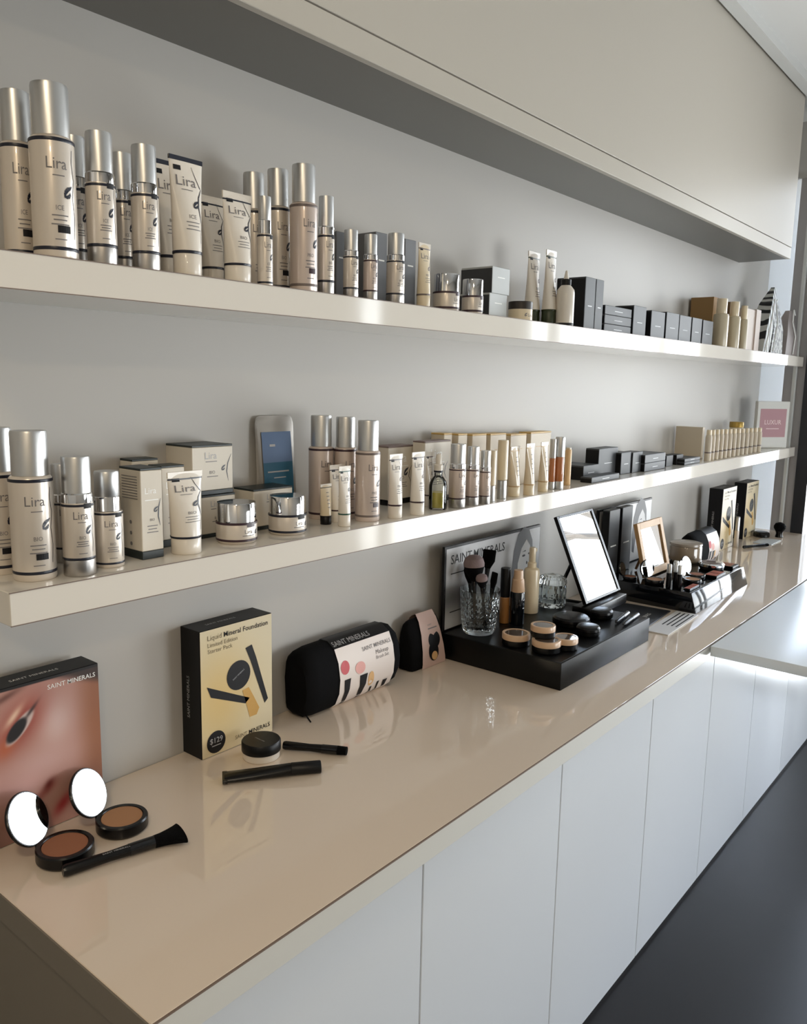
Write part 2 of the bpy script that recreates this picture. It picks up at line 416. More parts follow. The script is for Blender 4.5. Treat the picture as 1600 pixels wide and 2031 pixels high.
def tube_sec(w, d, z, n=32):
    # superellipse section: round at the cap, flat at the crimp
    return [(w*math.cos(2*PI*i/n), d*math.sin(2*PI*i/n), z) for i in range(n)]
def proto_tube(word, band, body, capmat, topband, style='navy'):
    """nominal half width .03, height .20"""
    r = thing('cream_tube', 'x', 'tube'); R, H = .03, .20
    cr = .72*R; zc = .20*H
    MB().lathe([(0, 0), (cr*.97, 0), (cr, .0015), (cr, zc-.001), (cr*.97, zc), (0, zc)], 32).build('cap', capmat, r)
    zs = [zc, zc+.012*H]+[zc+(1-zc/H)*H*k for k in (.15, .35, .55, .75, .9)]+[H]
    def wd(z):
        k = (z-zc)/(H-zc); k = max(0, min(1, k))
        return cr*(1.03-k)+R*k-.03*cr*0, max(cr*1.0*(1-k**1.3), .0012)
    S = []
    for z in zs: a, b = wd(z); S.append(tube_sec(a, b, z))
    MB().loft(S).build('tube_body', body, r, ang=60)
    def mp(u, v, off=.0006):
        a, b = wd(v); k = max(0, 1-(u/a)**2); return (u, -b*math.sqrt(k)-off, v)
    MB().lathe([(cr*1.03, zc-.001), (cr*1.05, zc), (cr*1.05, zc+.018*H), (cr*1.03, zc+.02*H)], 32).build('band', band, r)
    T = MB(); a, b = wd(H*.985)
    if topband == 'edge': T.bbox(-R*1.01, R*1.01, -.0022, .0022, H*.965, H*1.003, .0004, 1)
    else:
        z = H*.905; a, b = wd(z); T.loft([tube_sec(a*1.01, b*1.06+.0003, z), tube_sec(a*1.01, b*1.06+.0003, z+.016*H)], True)
        MB().bbox(-R*1.005, R*1.005, -.0016, .0016, H*.93, H*1.002, .0004, 1).build('crimp', M['white'], r)
    T.build('band', band, r)
    L = MB()
    if style != 'plain':
        text(L, 'Lira', mp, -.004, H*.76, size=.024, align='c'); dash(L, mp, -.014, .006, H*.725, .0012)
        text(L, word, mp, .001, H*.49, size=.0095, align='c')
        for k, w_ in enumerate((.012, .010, .013)): dash(L, mp, .001-w_, .001+w_, H*(.455-.03*k), .0014)
        E = MB(); swoosh(E, mp, .010, H*.61, .0095)
        ribbon(E, mp, [(.008, H*.93), (.014, H*.84), (.022, H*.76)], [.0003, .0006, .0009])
        ribbon(E, mp, [(.024, H*.76), (.0165, H*.68), (.0145, H*.60), (.017, H*.52), (.020, H*.44)], [.0004, .0012, .0013, .0008, .0003])
        ribbon(E, mp, [(.020, H*.44), (.0155, H*.36), (.0135, H*.29)], .0004)
        E.build('emblem', M['navy'] if style == 'navy' else M['grey_band'], r, False)
        B = MB(); B.add([mp(-.024+.0125*i, H*.885+.008*j) for i in (0, .5, 1) for j in (0, 1)], [(0, 2, 3, 1), (2, 4, 5, 3)]); B.build('tab', M['dkink'], r, False)
    else:
        for k in range(5): dash(L, mp, -.006, .008, H*(.78-.09*k), .003)
    L.build('lettering', M['ink'] if style != 'gold' else M['tanline'], r, False)
    return r
def proto_jar(band, tab):
    r = thing('cream_jar', 'x', 'jar'); R, H = .03, .06
    MB().lathe([(0, 0), (R*.9, 0), (R*.97, .003), (R, .008), (R, H*.48), (R*.96, H*.52), (0, H*.52)], 40).build('jar_body', M['pearl'], r)
    MB().lathe([(R*.93, H*.52), (R*.955, H*.53), (R*.955, H*.97), (R*.93, H), (0, H)], 40).build('lid', M['chrome'], r)
    for z in (.06, .47): MB().lathe([(R*.99, H*z), (R*1.012, H*(z+.01)), (R*1.012, H*(z+.05)), (R*.99, H*(z+.06))], 40).build('band', band, r)
    mp = cyl_map(R); B = MB(); B.add([mp(-.005+i*.003, H*.415+j) for i in range(6) for j in (0, .007)], [(2*i, 2*i+2, 2*i+3, 2*i+1) for i in range(5)]); B.build('tab', tab, r, False)
    L = MB(); text(L, 'Lira', mp, -.002, H*.26, size=.009, align='c'); dash(L, mp, -.012, .008, H*.2, .001); L.build('lettering', M['ink'], r, False)
    E = MB(); swoosh(E, mp, .014, H*.28, .005); E.build('emblem', M['navy'], r, False)
    return r
def simple(name, cat, parts):
    r = thing(name, 'x', cat)
    for pn, prof, m_ in parts: MB().lathe(prof, 32).build(pn, m_, r)
    return r
def proto_slim():
    r = proto_collar('ICE', M['navy'], M['pearl']); return r
def proto_tin():
    r = simple('balm_jar', 'jar', [('jar_body', [(0, 0), (.029, 0), (.03, .001), (.03, .028), (0, .028)], M['cream']), ('lid', [(0, .028), (.0302, .0282), (.0302, .046), (.029, .047), (0, .047)], mat('dark_brown_lid', (44, 36, 28), .4))])
    L = MB(); mp = cyl_map(.03); text(L, 'Lira', mp, -.01, .010, size=.011); swoosh(L, mp, -.016, .014, .006); L.build('lettering', M['ink'], r, False); return r
def proto_dropper_white():
    R = .03
    r = simple('lotion_bottle', 'bottle', [('bottle_body', [(0, 0), (R*.97, 0), (R, .003), (R, .115), (R*.93, .13), (R*.62, .143), (R*.5, .147), (0, .147)], M['white']),
        ('collar', [(R*.5, .146), (R*.56, .147), (R*.56, .166), (R*.5, .168), (0, .168)], M['blacksatin']),
        ('nozzle', [(R*.3, .168), (R*.26, .175), (R*.12, .198), (0, .20)], M['white']),
        ('band', [(R*1.003, .002), (R*1.01, .003), (R*1.01, .010), (R*1.003, .011)], M['blacksatin'])])
    E = MB(); swoosh(E, cyl_map(R), .016, .09, .009); E.build('emblem', M['ink'], r, False); return r
def proto_cream_bottle():
    R = .03
    r = simple('cream_bottle', 'bottle', [('bottle_body', [(0, 0), (R*.97, 0), (R, .003), (R, .128), (R*.92, .136), (R*.7, .139), (0, .139)], M['creamdim']),
        ('cap', [(R*.66, .138), (R*.68, .14), (R*.68, .197), (R*.64, .2), (0, .2)], M['cream'])])
    E = MB(); swoosh(E, cyl_map(R), .02, .075, .008); E.build('emblem', M['ink'], r, False); return r
def proto_dropper_oil():
    R = .03
    return simple('dropper_bottle', 'bottle', [('bottle_body', [(0, 0), (R*.95, 0), (R, .003), (R, .085), (R*.9, .10), (R*.6, .115), (R*.45, .12), (R*.45, .132), (R*.40, .132), (R*.40, .118), (R*.86, .097), (R*.93, .085), (R*.93, .006), (0, .006)], M['bottleglass']),
        ('oil', [(0, .0075), (R*.88, .0075), (R*.9, .009), (R*.9, .062), (0, .062)], mat('yellow_oil_fill', (212, 196, 84), .25, coat=.3)),
        ('dropper_cap', [(0, .132), (R*.5, .1325), (R*.5, .16), (R*.34, .163), (R*.36, .185), (R*.24, .198), (0, .2)], M['white']),
        ('band', [(R*.5, .133), (R*.53, .134), (R*.53, .139), (R*.5, .14)], M['navy'])])
def proto_cream_airless():
    R = .03
    return simple('cream_pump_bottle', 'bottle', [('base', [(0, 0), (R*.97, 0), (R, .002), (R, .062), (0, .064)], M['silver']), ('bottle_body', [(R*.98, .063), (R*1.1, .066), (R*1.1, .19), (R*1.05, .198), (0, .2)], M['cream'])])
def proto_foundation():
    R = .03
    return simple('foundation_bottle', 'bottle', [('base', [(0, 0), (R*.97, 0), (R, .002), (R, .03), (0, .03)], M['silver']), ('bottle_body', [(R*.97, .03), (R, .032), (R, .122), (R*.97, .125), (0, .125)], M['orange']), ('cap', [(R*.98, .124), (R*1.0, .126), (R*1.0, .196), (R*.95, .2), (0, .2)], M['silver'])])
def proto_peach():
    R = .03
    return simple('concealer_tube', 'tube', [('tube_body', [(0, 0), (R*.97, 0), (R, .002), (R, .18), (R*.9, .19), (0, .19)], M['peach']), ('cap', [(R*.7, .19), (R*.75, .191), (R*.75, .199), (0, .2)], M['cream'])])
def proto_row():
    R = .03
    return simple('sample_bottle', 'bottle', [('bottle_body', [(0, 0), (R*.97, 0), (R, .003), (R, .148), (R*.9, .162), (R*.72, .168), (0, .169)], M['creambox']), ('cap', [(R*.70, .168), (R*.74, .170), (R*.74, .197), (R*.7, .2), (0, .2)], M['cream']), ('band', [(R*1.0, .05), (R*1.02, .051), (R*1.02, .058), (R*1.0, .059)], M['grey_band'])])
def proto_gold_jar():
    R = .03
    return simple('gold_lidded_jar', 'jar', [('jar_body', [(0, 0), (R*.97, 0), (R, .003), (R, .16), (0, .162)], M['cream']), ('lid', [(R*.98, .161), (R*1.03, .163), (R*1.03, .195), (R*.98, .2), (0, .2)], mat('gold_lid', (176, 146, 74), .35, .6))])
def proto_powder_jar():
    r = simple('powder_jar', 'jar', [('jar_base', [(0, 0), (.029, 0), (.03, .001), (.03, .010), (0, .010)], M['black']), ('rim', [(.0295, .0095), (.0305, .0105), (.0305, .0185), (.0295, .02), (.0245, .02), (.0245, .0185), (0, .0185)], M['skintone']), ('lid_window', [(0, .0187), (.0243, .0187), (.0243, .0193), (0, .0194)], mat('smoky_window', (96, 82, 72), .08, coat=.8))]); return r
def proto_black_compact():
    return simple('powder_compact', 'compact', [('case', [(0, 0), (.026, 0), (.0295, .003), (.03, .006), (.03, .0095), (0, .0095)], M['black']), ('lid', [(.0295, .0100), (.03, .0105), (.0295, .015), (.026, .0185), (.018, .0198), (0, .02)], M['black'])])
def proto_silver_compact():
    return simple('highlighter_compact', 'compact', [('case', [(0, 0), (.027, 0), (.03, .003), (.03, .009), (0, .009)], M['black']), ('rim', [(.0298, .0092), (.0308, .0095), (.0308, .015), (.028, .0185), (.0262, .0186), (0, .017)], M['chrome']), ('lid', [(0, .0172), (.026, .0172), (.025, .0192), (.015, .02), (0, .02)], M['maroon'])])
def proto_found_black():
    R = .03
    return simple('foundation_bottle', 'bottle', [('bottle_body', [(0, 0), (R*.97, 0), (R, .002), (R, .092), (R*.9, .096), (0, .096)], M['foundtan']), ('cap', [(R*.98, .0955), (R*1.0, .098), (R*1.0, .197), (R*.95, .2), (0, .2)], M['blacksatin'])])
def proto_found_pump():
    R = .03
    r = simple('pump_foundation_bottle', 'bottle', [('bottle_body', [(0, 0), (R*.97, 0), (R, .002), (R, .116), (R*.95, .12), (0, .12)], M['blackgloss']), ('collar', [(R*.93, .1195), (R*.97, .122), (R*.8, .165), (R*.7, .168), (R*.62, .198), (0, .2)], M['skintone'])])
    L = MB(); mp = cyl_map(R); [dash(L, mp, -.006, .006, .09-.03*k, .004) for k in range(2)]; L.build('lettering', M['silverink'], r, False); return r
def proto_pump():
    R = .03
    r = simple('pump_bottle', 'bottle', [('bottle_body', [(0, 0), (R*.96, 0), (R, .003), (R, .125), (R*.9, .134), (R*.55, .139), (0, .139)], M['cream']), ('collar', [(R*.5, .1385), (R*.56, .14), (R*.56, .153), (R*.4, .156), (0, .156)], M['cream'])])
    MB().lathe([(R*.4, .156), (R*.42, .158), (R*.42, .192), (R*.36, .2), (0, .2)], 24).bbox(0, R*.85, -.006, .006, .184, .195, .002).build('pump_head', M['cream'], r); return r
def proto_tumbler():
    R, H = .03, .07
    def rf(a, z):
        k = math.sin(10*a+z*330)*math.sin(10*a-z*330)
        return 1-.055*max(0, k) if .008 < z < .062 else 1
    r = thing('tumbler', 'x', 'glass')
    prof = [(0, 0), (R*.74, 0), (R*.78, .002)]+[(R*(.82+.17*(i/26)**.8), .005+.058*i/26) for i in range(27)]+[(R*1.0, H), (R*.95, H), (R*.91, .06), (R*.87, .045), (R*.81, .03), (R*.72, .014), (R*.5, .009), (0, .009)]
    MB().lathe(prof, 80, rfun=lambda a, z: rf(a, z)).build('tumbler_body', M['cutglass'], r, False)
    return r
def proto_crystal():
    R, H = .03, .07
    r = thing('crystal_jar', 'x', 'jar')
    def rf(a, z): return 1+.04*math.cos(14*a)*math.cos(z*300)
    MB().lathe([(0, 0), (R*.9, 0), (R*.96, .003), (R, .012), (R, .022), (R, .032), (R, .042), (R*.96, .048), (R*.88, .048), (R*.88, .01), (0, .008)], 64, rfun=rf).build('jar_body', M['cutglass'], r, ang=12)
    MB().lathe([(0, .0485), (R*1.0, .0485), (R*1.02, .052), (R*.95, .06), (R*.6, .066), (R*.2, .068), (0, H)], 48, rfun=lambda a, z: 1+.03*math.cos(16*a)).build('lid', M['cutglass'], r, ang=12)
    return r
def proto_tanjar():
    R, H = .03, .038
    return simple('round_jar', 'jar', [('jar_body', [(0, 0), (R*.9, 0), (R, .004), (R, .028), (R*.96, .031), (0, .031)], M['tanglass']), ('lid', [(R*.98, .0312), (R*1.01, .032), (R*1.0, .036), (R*.8, .0375), (0, H)], mat('frosted_lid', (150, 138, 124), .25, coat=.3))])

PROTO = {
 'tall_ice': (lambda: proto_tall('ICE', M['navy'], M['pearl']), R0, H0), 'tall_bio': (lambda: proto_tall('BIO', M['navy'], M['pearl']), R0, H0),
 'tall_plum': (lambda: proto_tall('PRO', M['grey_band'], M['pearlpink']), R0, H0), 'tall_dark': (lambda: proto_tall('PRO', M['plum'], M['pearlpink'], False), R0, H0),
 'air_ice': (lambda: proto_air('ICE', M['navy'], M['pearl']), R0, H0), 'air_bio': (lambda: proto_air('BIO', M['navy'], M['pearl']), R0, H0),
 'air_plum': (lambda: proto_air('PRO', M['plum'], M['pearlpink']), R0, H0), 'collar_bio': (lambda: proto_collar('BIO', M['navy'], M['pearl']), R0, H0),
 'slim_ice': (proto_slim, R0, H0),
 'tube_ice': (lambda: proto_tube('ICE', M['navy'], M['white'], M['white'], 'edge'), .03, .2), 'tube_white': (lambda: proto_tube('BIO', M['navy'], M['white'], M['white'], 'low'), .03, .2),
 'tube_plum': (lambda: proto_tube('PRO', M['plum'], M['white'], M['white'], 'low', 'plum'), .03, .2), 'tube_bio': (lambda: proto_tube('BIO', M['greenline'], M['white'], M['white'], 'low'), .03, .2),
 'tube_cream': (lambda: proto_tube('PRO', M['grey_band'], M['cream'], M['cream'], 'low', 'plum'), .03, .2), 'tube_green': (lambda: proto_tube('BIO', M['green'], M['white'], M['green'], 'low', 'plum'), .03, .2),
 'tube_gold': (lambda: proto_tube('', M['tanline'], mat('glossy_cream_tube', (212, 196, 170), .16, coat=.6), M['cream'], 'low', 'plain'), .03, .2),
 'mini_tube': (lambda: proto_tube('', M['blacksatin'], M['cream'], M['blacksatin'], 'low', 'plain'), .03, .2),
 'jar_plum': (lambda: proto_jar(M['plum'], M['plum']), .03, .06), 'jar_bio': (lambda: proto_jar(M['navy'], M['dkink']), .03, .06),
 'tin': (proto_tin, .03, .047), 'dropper_white': (proto_dropper_white, .03, .2), 'cream_bottle': (proto_cream_bottle, .03, .2), 'dropper_oil': (proto_dropper_oil, .03, .2),
 'cream_airless': (proto_cream_airless, .033, .2), 'foundation': (proto_foundation, .03, .2), 'peach_tube': (proto_peach, .03, .2), 'row_bottle': (proto_row, .03, .2), 'gold_jar': (proto_gold_jar, .03, .2),
 'tumbler': (proto_tumbler, .03, .07), 'powder_jar': (proto_powder_jar, .0305, .02), 'found_black': (proto_found_black, .03, .2), 'found_pump': (proto_found_pump, .03, .2), 'pump': (proto_pump, .03, .2),
 'crystal_jar': (proto_crystal, .03, .07), 'black_compact': (proto_black_compact, .03, .02), 'tan_jar': (proto_tanjar, .03, .038), 'silver_compact': (proto_silver_compact, .0305, .02),
}
# ------------------------------------------------------------------ cartons (each with its own size)
def carton(name, cat, size, body, top=None, base=None, side=None, bev=.0012, marks=None):
    r = thing(name, 'x', cat); w, d, h = size
    b0 = .09*h if base else 0
    MB().bbox(-w/2, w/2, -d/2, d/2, b0, h-(.004 if top else 0), bev, 1).build('carton_body', body, r)
    if top: MB().bbox(-w/2, w/2, -d/2, d/2, h-.004, h, bev*.7, 1).build('lid', top, r)
    if base: MB().bbox(-w/2, w/2, -d/2, d/2, 0, b0, bev*.7, 1).build('base_band', base, r)
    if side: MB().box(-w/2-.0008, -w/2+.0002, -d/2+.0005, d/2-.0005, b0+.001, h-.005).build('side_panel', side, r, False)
    if marks: marks(r, w, d, h)
    return r
def line_mark(m_, zf, wf=.5):
    def f(r, w, d, h):
        L = MB(); dash(L, front_map(-d/2), -w*wf/2, w*wf/2, h*zf, max(.0022, h*.02)); L.build('lettering', m_, r, False)
    return f
def lira_mark(r, w, d, h):
    mp = front_map(-d/2); L = MB(); E = MB(); k = min(w, h*.6)
    text(L, 'Lira', mp, -k*.05 if w < h else 0, h*.72, width=k*.52, align='c'); dash(L, mp, -k*.32, k*.3, h*.645, .0016); L.build('lettering', M['foil'], r, False)
    G = MB(); text(G, 'BIO', mp, 0, h*.42, width=k*.22, align='c')
    for i, q in enumerate((.24, .2, .26)): dash(G, mp, -k*q, k*q, h*(.36-.035*i), .0015)
    sp = lambda u, v: (-w/2-.0006, -u, v)
    G.build('lettering', M['ink'], r, False); G = MB()
    if w < h*.5:
        for i in range(9): dash(G, sp, -d*.38, d*.36, h*(.90-.03*i), .0014)
        for i in range(3): G.poly(ell(d*.0, h*(.40-.12*i), .0035, .0035, 12), sp)
        G.build('side_print', M['ink'], r, False)
    swoosh(E, mp, w*.18, h*.54, k*.16); ribbon(E, mp, [(w*.40, h*.66), (w*.30, h*.56), (w*.28, h*.46), (w*.36, h*.36)], [.0003, .0012, .0011, .0003]); E.build('emblem', M['navy'], r, False)
def lira_wide(r, w, d, h):
    mp = front_map(-d/2); L = MB(); E = MB(); G = MB()
    text(L, 'Lira', mp, -w*.05, h*.72, size=h*.2, align='c'); L.build('lettering', M['silverink'], r, False)
    dash(G, mp, -w*.18, w*.1, h*.66, .0014); text(G, 'BIO', mp, -w*.02, h*.42, size=h*.09, align='c'); dash(G, mp, -w*.15, w*.12, h*.36, .0014); G.build('lettering', M['ink'], r, False)
    swoosh(E, mp, w*.26, h*.52, w*.08); ribbon(E, mp, [(w*.46, h*.80), (w*.37, h*.62), (w*.34, h*.45), (w*.38, h*.25)], [.0003, .0011, .0012, .0003]); E.build('emblem', M['navy'], r, False)

# kit box: everything printed on it, built at its real size
def kit_box(size, full=True):
    w, d, h = size
    r = thing('makeup_kit_box', 'x', 'box')
    MB().bbox(-w/2, w/2, -d/2+.001, d/2, 0, h, .001, 1).build('carton_body', M['blackcard'], r)
    # front print as a graded colour sheet
    n = 16; v = []; f = []; cols = []
    for j in range(n+1):
        for i in range(n+1):
            u, q = i/n, j/n; v.append((-w/2+.001+u*(w-.002), -d/2, .001+q*(h-.002)))
            k = math.exp(-((u-.25)/.45)**2-((q-.45)/.4)**2)
            cols.append([lin((214-2*k, 202-18*k, 172-46*k))[c] for c in range(4)])
    for j in range(n):
        for i in range(n): a = j*(n+1)+i; f.append((a, a+1, a+n+2, a+n+1))
    o = fp_ = MB().add(v, f).build('front_print', M['photo'], r, False)
    ca = o.data.color_attributes.new('print', 'FLOAT_COLOR', 'POINT')
    for i, c in enumerate(cols): ca.data[i].color = c
    fm = front_map(-d/2, .0006); mp = lambda u, q: fm(-w/2+u*w, q*h)
    fm2 = front_map(-d/2, .0010); mp2 = lambda u, q: fm2(-w/2+u*w, q*h)
    D = MB(); D.poly([(p[0], p[1]) for p in ell(.51, .575, .165, .118)], mp)
    D.poly([(.61, .775), (.70, .79), (.76, .68), (.93, .30), (.88, .27), (.68, .66)], mp)
    D.poly([(.08, .56), (.13, .47), (.60, .325), (.66, .36)], mp)
    D.poly(ell(.19, .105, .125, .088), mp); D.build('product_print', M['dkink'], fp_, False)
    S = MB(); S.poly([(.56, .44), (.65, .45), (.72, .36), (.80, .25), (.76, .20), (.66, .20), (.62, .30)], mp); S.build('swatch_print', M['ochre'], fp_, False)
    T = MB(); U = MB()
    sm = lambda u, q: fm(-w/2+u, q)
    text(U, 'Liquid', sm, .10*w, .915*h, width=.185*w); text(T, 'Mineral Foundation', sm, .315*w, .915*h, width=.62*w, bold=.009)
    text(U, 'Limited Edition', sm, .10*w, .862*h, width=.40*w); text(U, 'Starter Pack', sm, .10*w, .815*h, width=.33*w)
    text(U, 'SAINT', sm, .45*w, .06*h, width=.17*w); text(T, 'MINERALS', sm, .645*w, .06*h, width=.31*w, bold=.009)
    T.build('lettering', M['dkink'], r, False); U.build('lettering', mat('olive_ink', (120, 108, 82), .5), r, False)
    P = MB(); sm2 = lambda u, q: fm2(-w/2+u, q)
    text(P, '$129', sm2, .19*w, .10*h, width=.17*w, align='c', bold=.009); dash(P, sm2, .13*w, .25*w, .075*h, .002)
    P.build('lettering', M['silverink'], fp_, False); P = MB()
    text(P, 'SAINT MINERALS', lambda u, q: fm2(-w/2+.51*w+u*math.cos(.5)-q*math.sin(.5), .575*h+u*math.sin(.5)+q*math.cos(.5)), 0, 0, width=.18*w, align='c')
    P.build('lettering', M['silverink'], fp_, False); P = MB()
    sd = lambda u, q: (-w/2-.0005, q+.003, h*.30+u)
    text(P, 'SAINT MINERALS', sd, 0, 0, width=h*.33)
    P.build('lettering', M['silverink'], r, False); P = MB()
    tp = lambda u, q: (-w*.3+u, -d*.1+q, h+.0005)
    text(P, 'SAINT MINERALS', tp, 0, 0, width=w*.4)
    P.build('lettering', M['silverink'], r, False)
    return r
STYLE = {
 'grey_box': lambda s: carton('grey_carton', 'box', s, M['slate'], marks=line_mark(M['foil'], .62)),
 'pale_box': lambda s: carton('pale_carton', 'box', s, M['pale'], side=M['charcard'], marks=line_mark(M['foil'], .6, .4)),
 'black_box': lambda s: carton('black_carton', 'box', s, M['charcard'], side=M['blackcard'], marks=line_mark(M['silverink'], .45, .4)),  # front coloured lighter for the window reflection, left side kept black
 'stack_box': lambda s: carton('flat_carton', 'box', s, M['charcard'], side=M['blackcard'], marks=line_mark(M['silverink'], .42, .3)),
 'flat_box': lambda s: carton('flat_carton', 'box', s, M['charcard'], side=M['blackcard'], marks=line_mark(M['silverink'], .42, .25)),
 'cube_box': lambda s: carton('small_carton', 'box', s, M['blackcard']),
 'tan_box': lambda s: carton('cardboard_box', 'box', s, M['tan']), 'brown_box': lambda s: carton('cardboard_box', 'box', s, M['brown']),
 'pink_box': lambda s: carton('pinkish_carton', 'box', s, M['pink']), 'cream_box': lambda s: carton('cream_carton', 'box', s, M['creambox']),
 'white_box': lambda s: carton('printed_carton', 'box', s, M['carton'], M['cartontop'], M['cartontop'], marks=lira_mark),
 'jar_box': lambda s: carton('printed_carton', 'box', s, M['carton'], M['cartontop'], M['cartontop'], marks=lira_wide),
 'plum_box': lambda s: carton('printed_carton', 'box', s, M['carton'], M['plumtop'], M['blackcard'], marks=lira_mark),
 'gold_box': lambda s: carton('gold_topped_carton', 'box', s, M['creambox'], M['goldtop'], marks=line_mark(M['tanline'], .7)),
 'kit_box': kit_box,
}
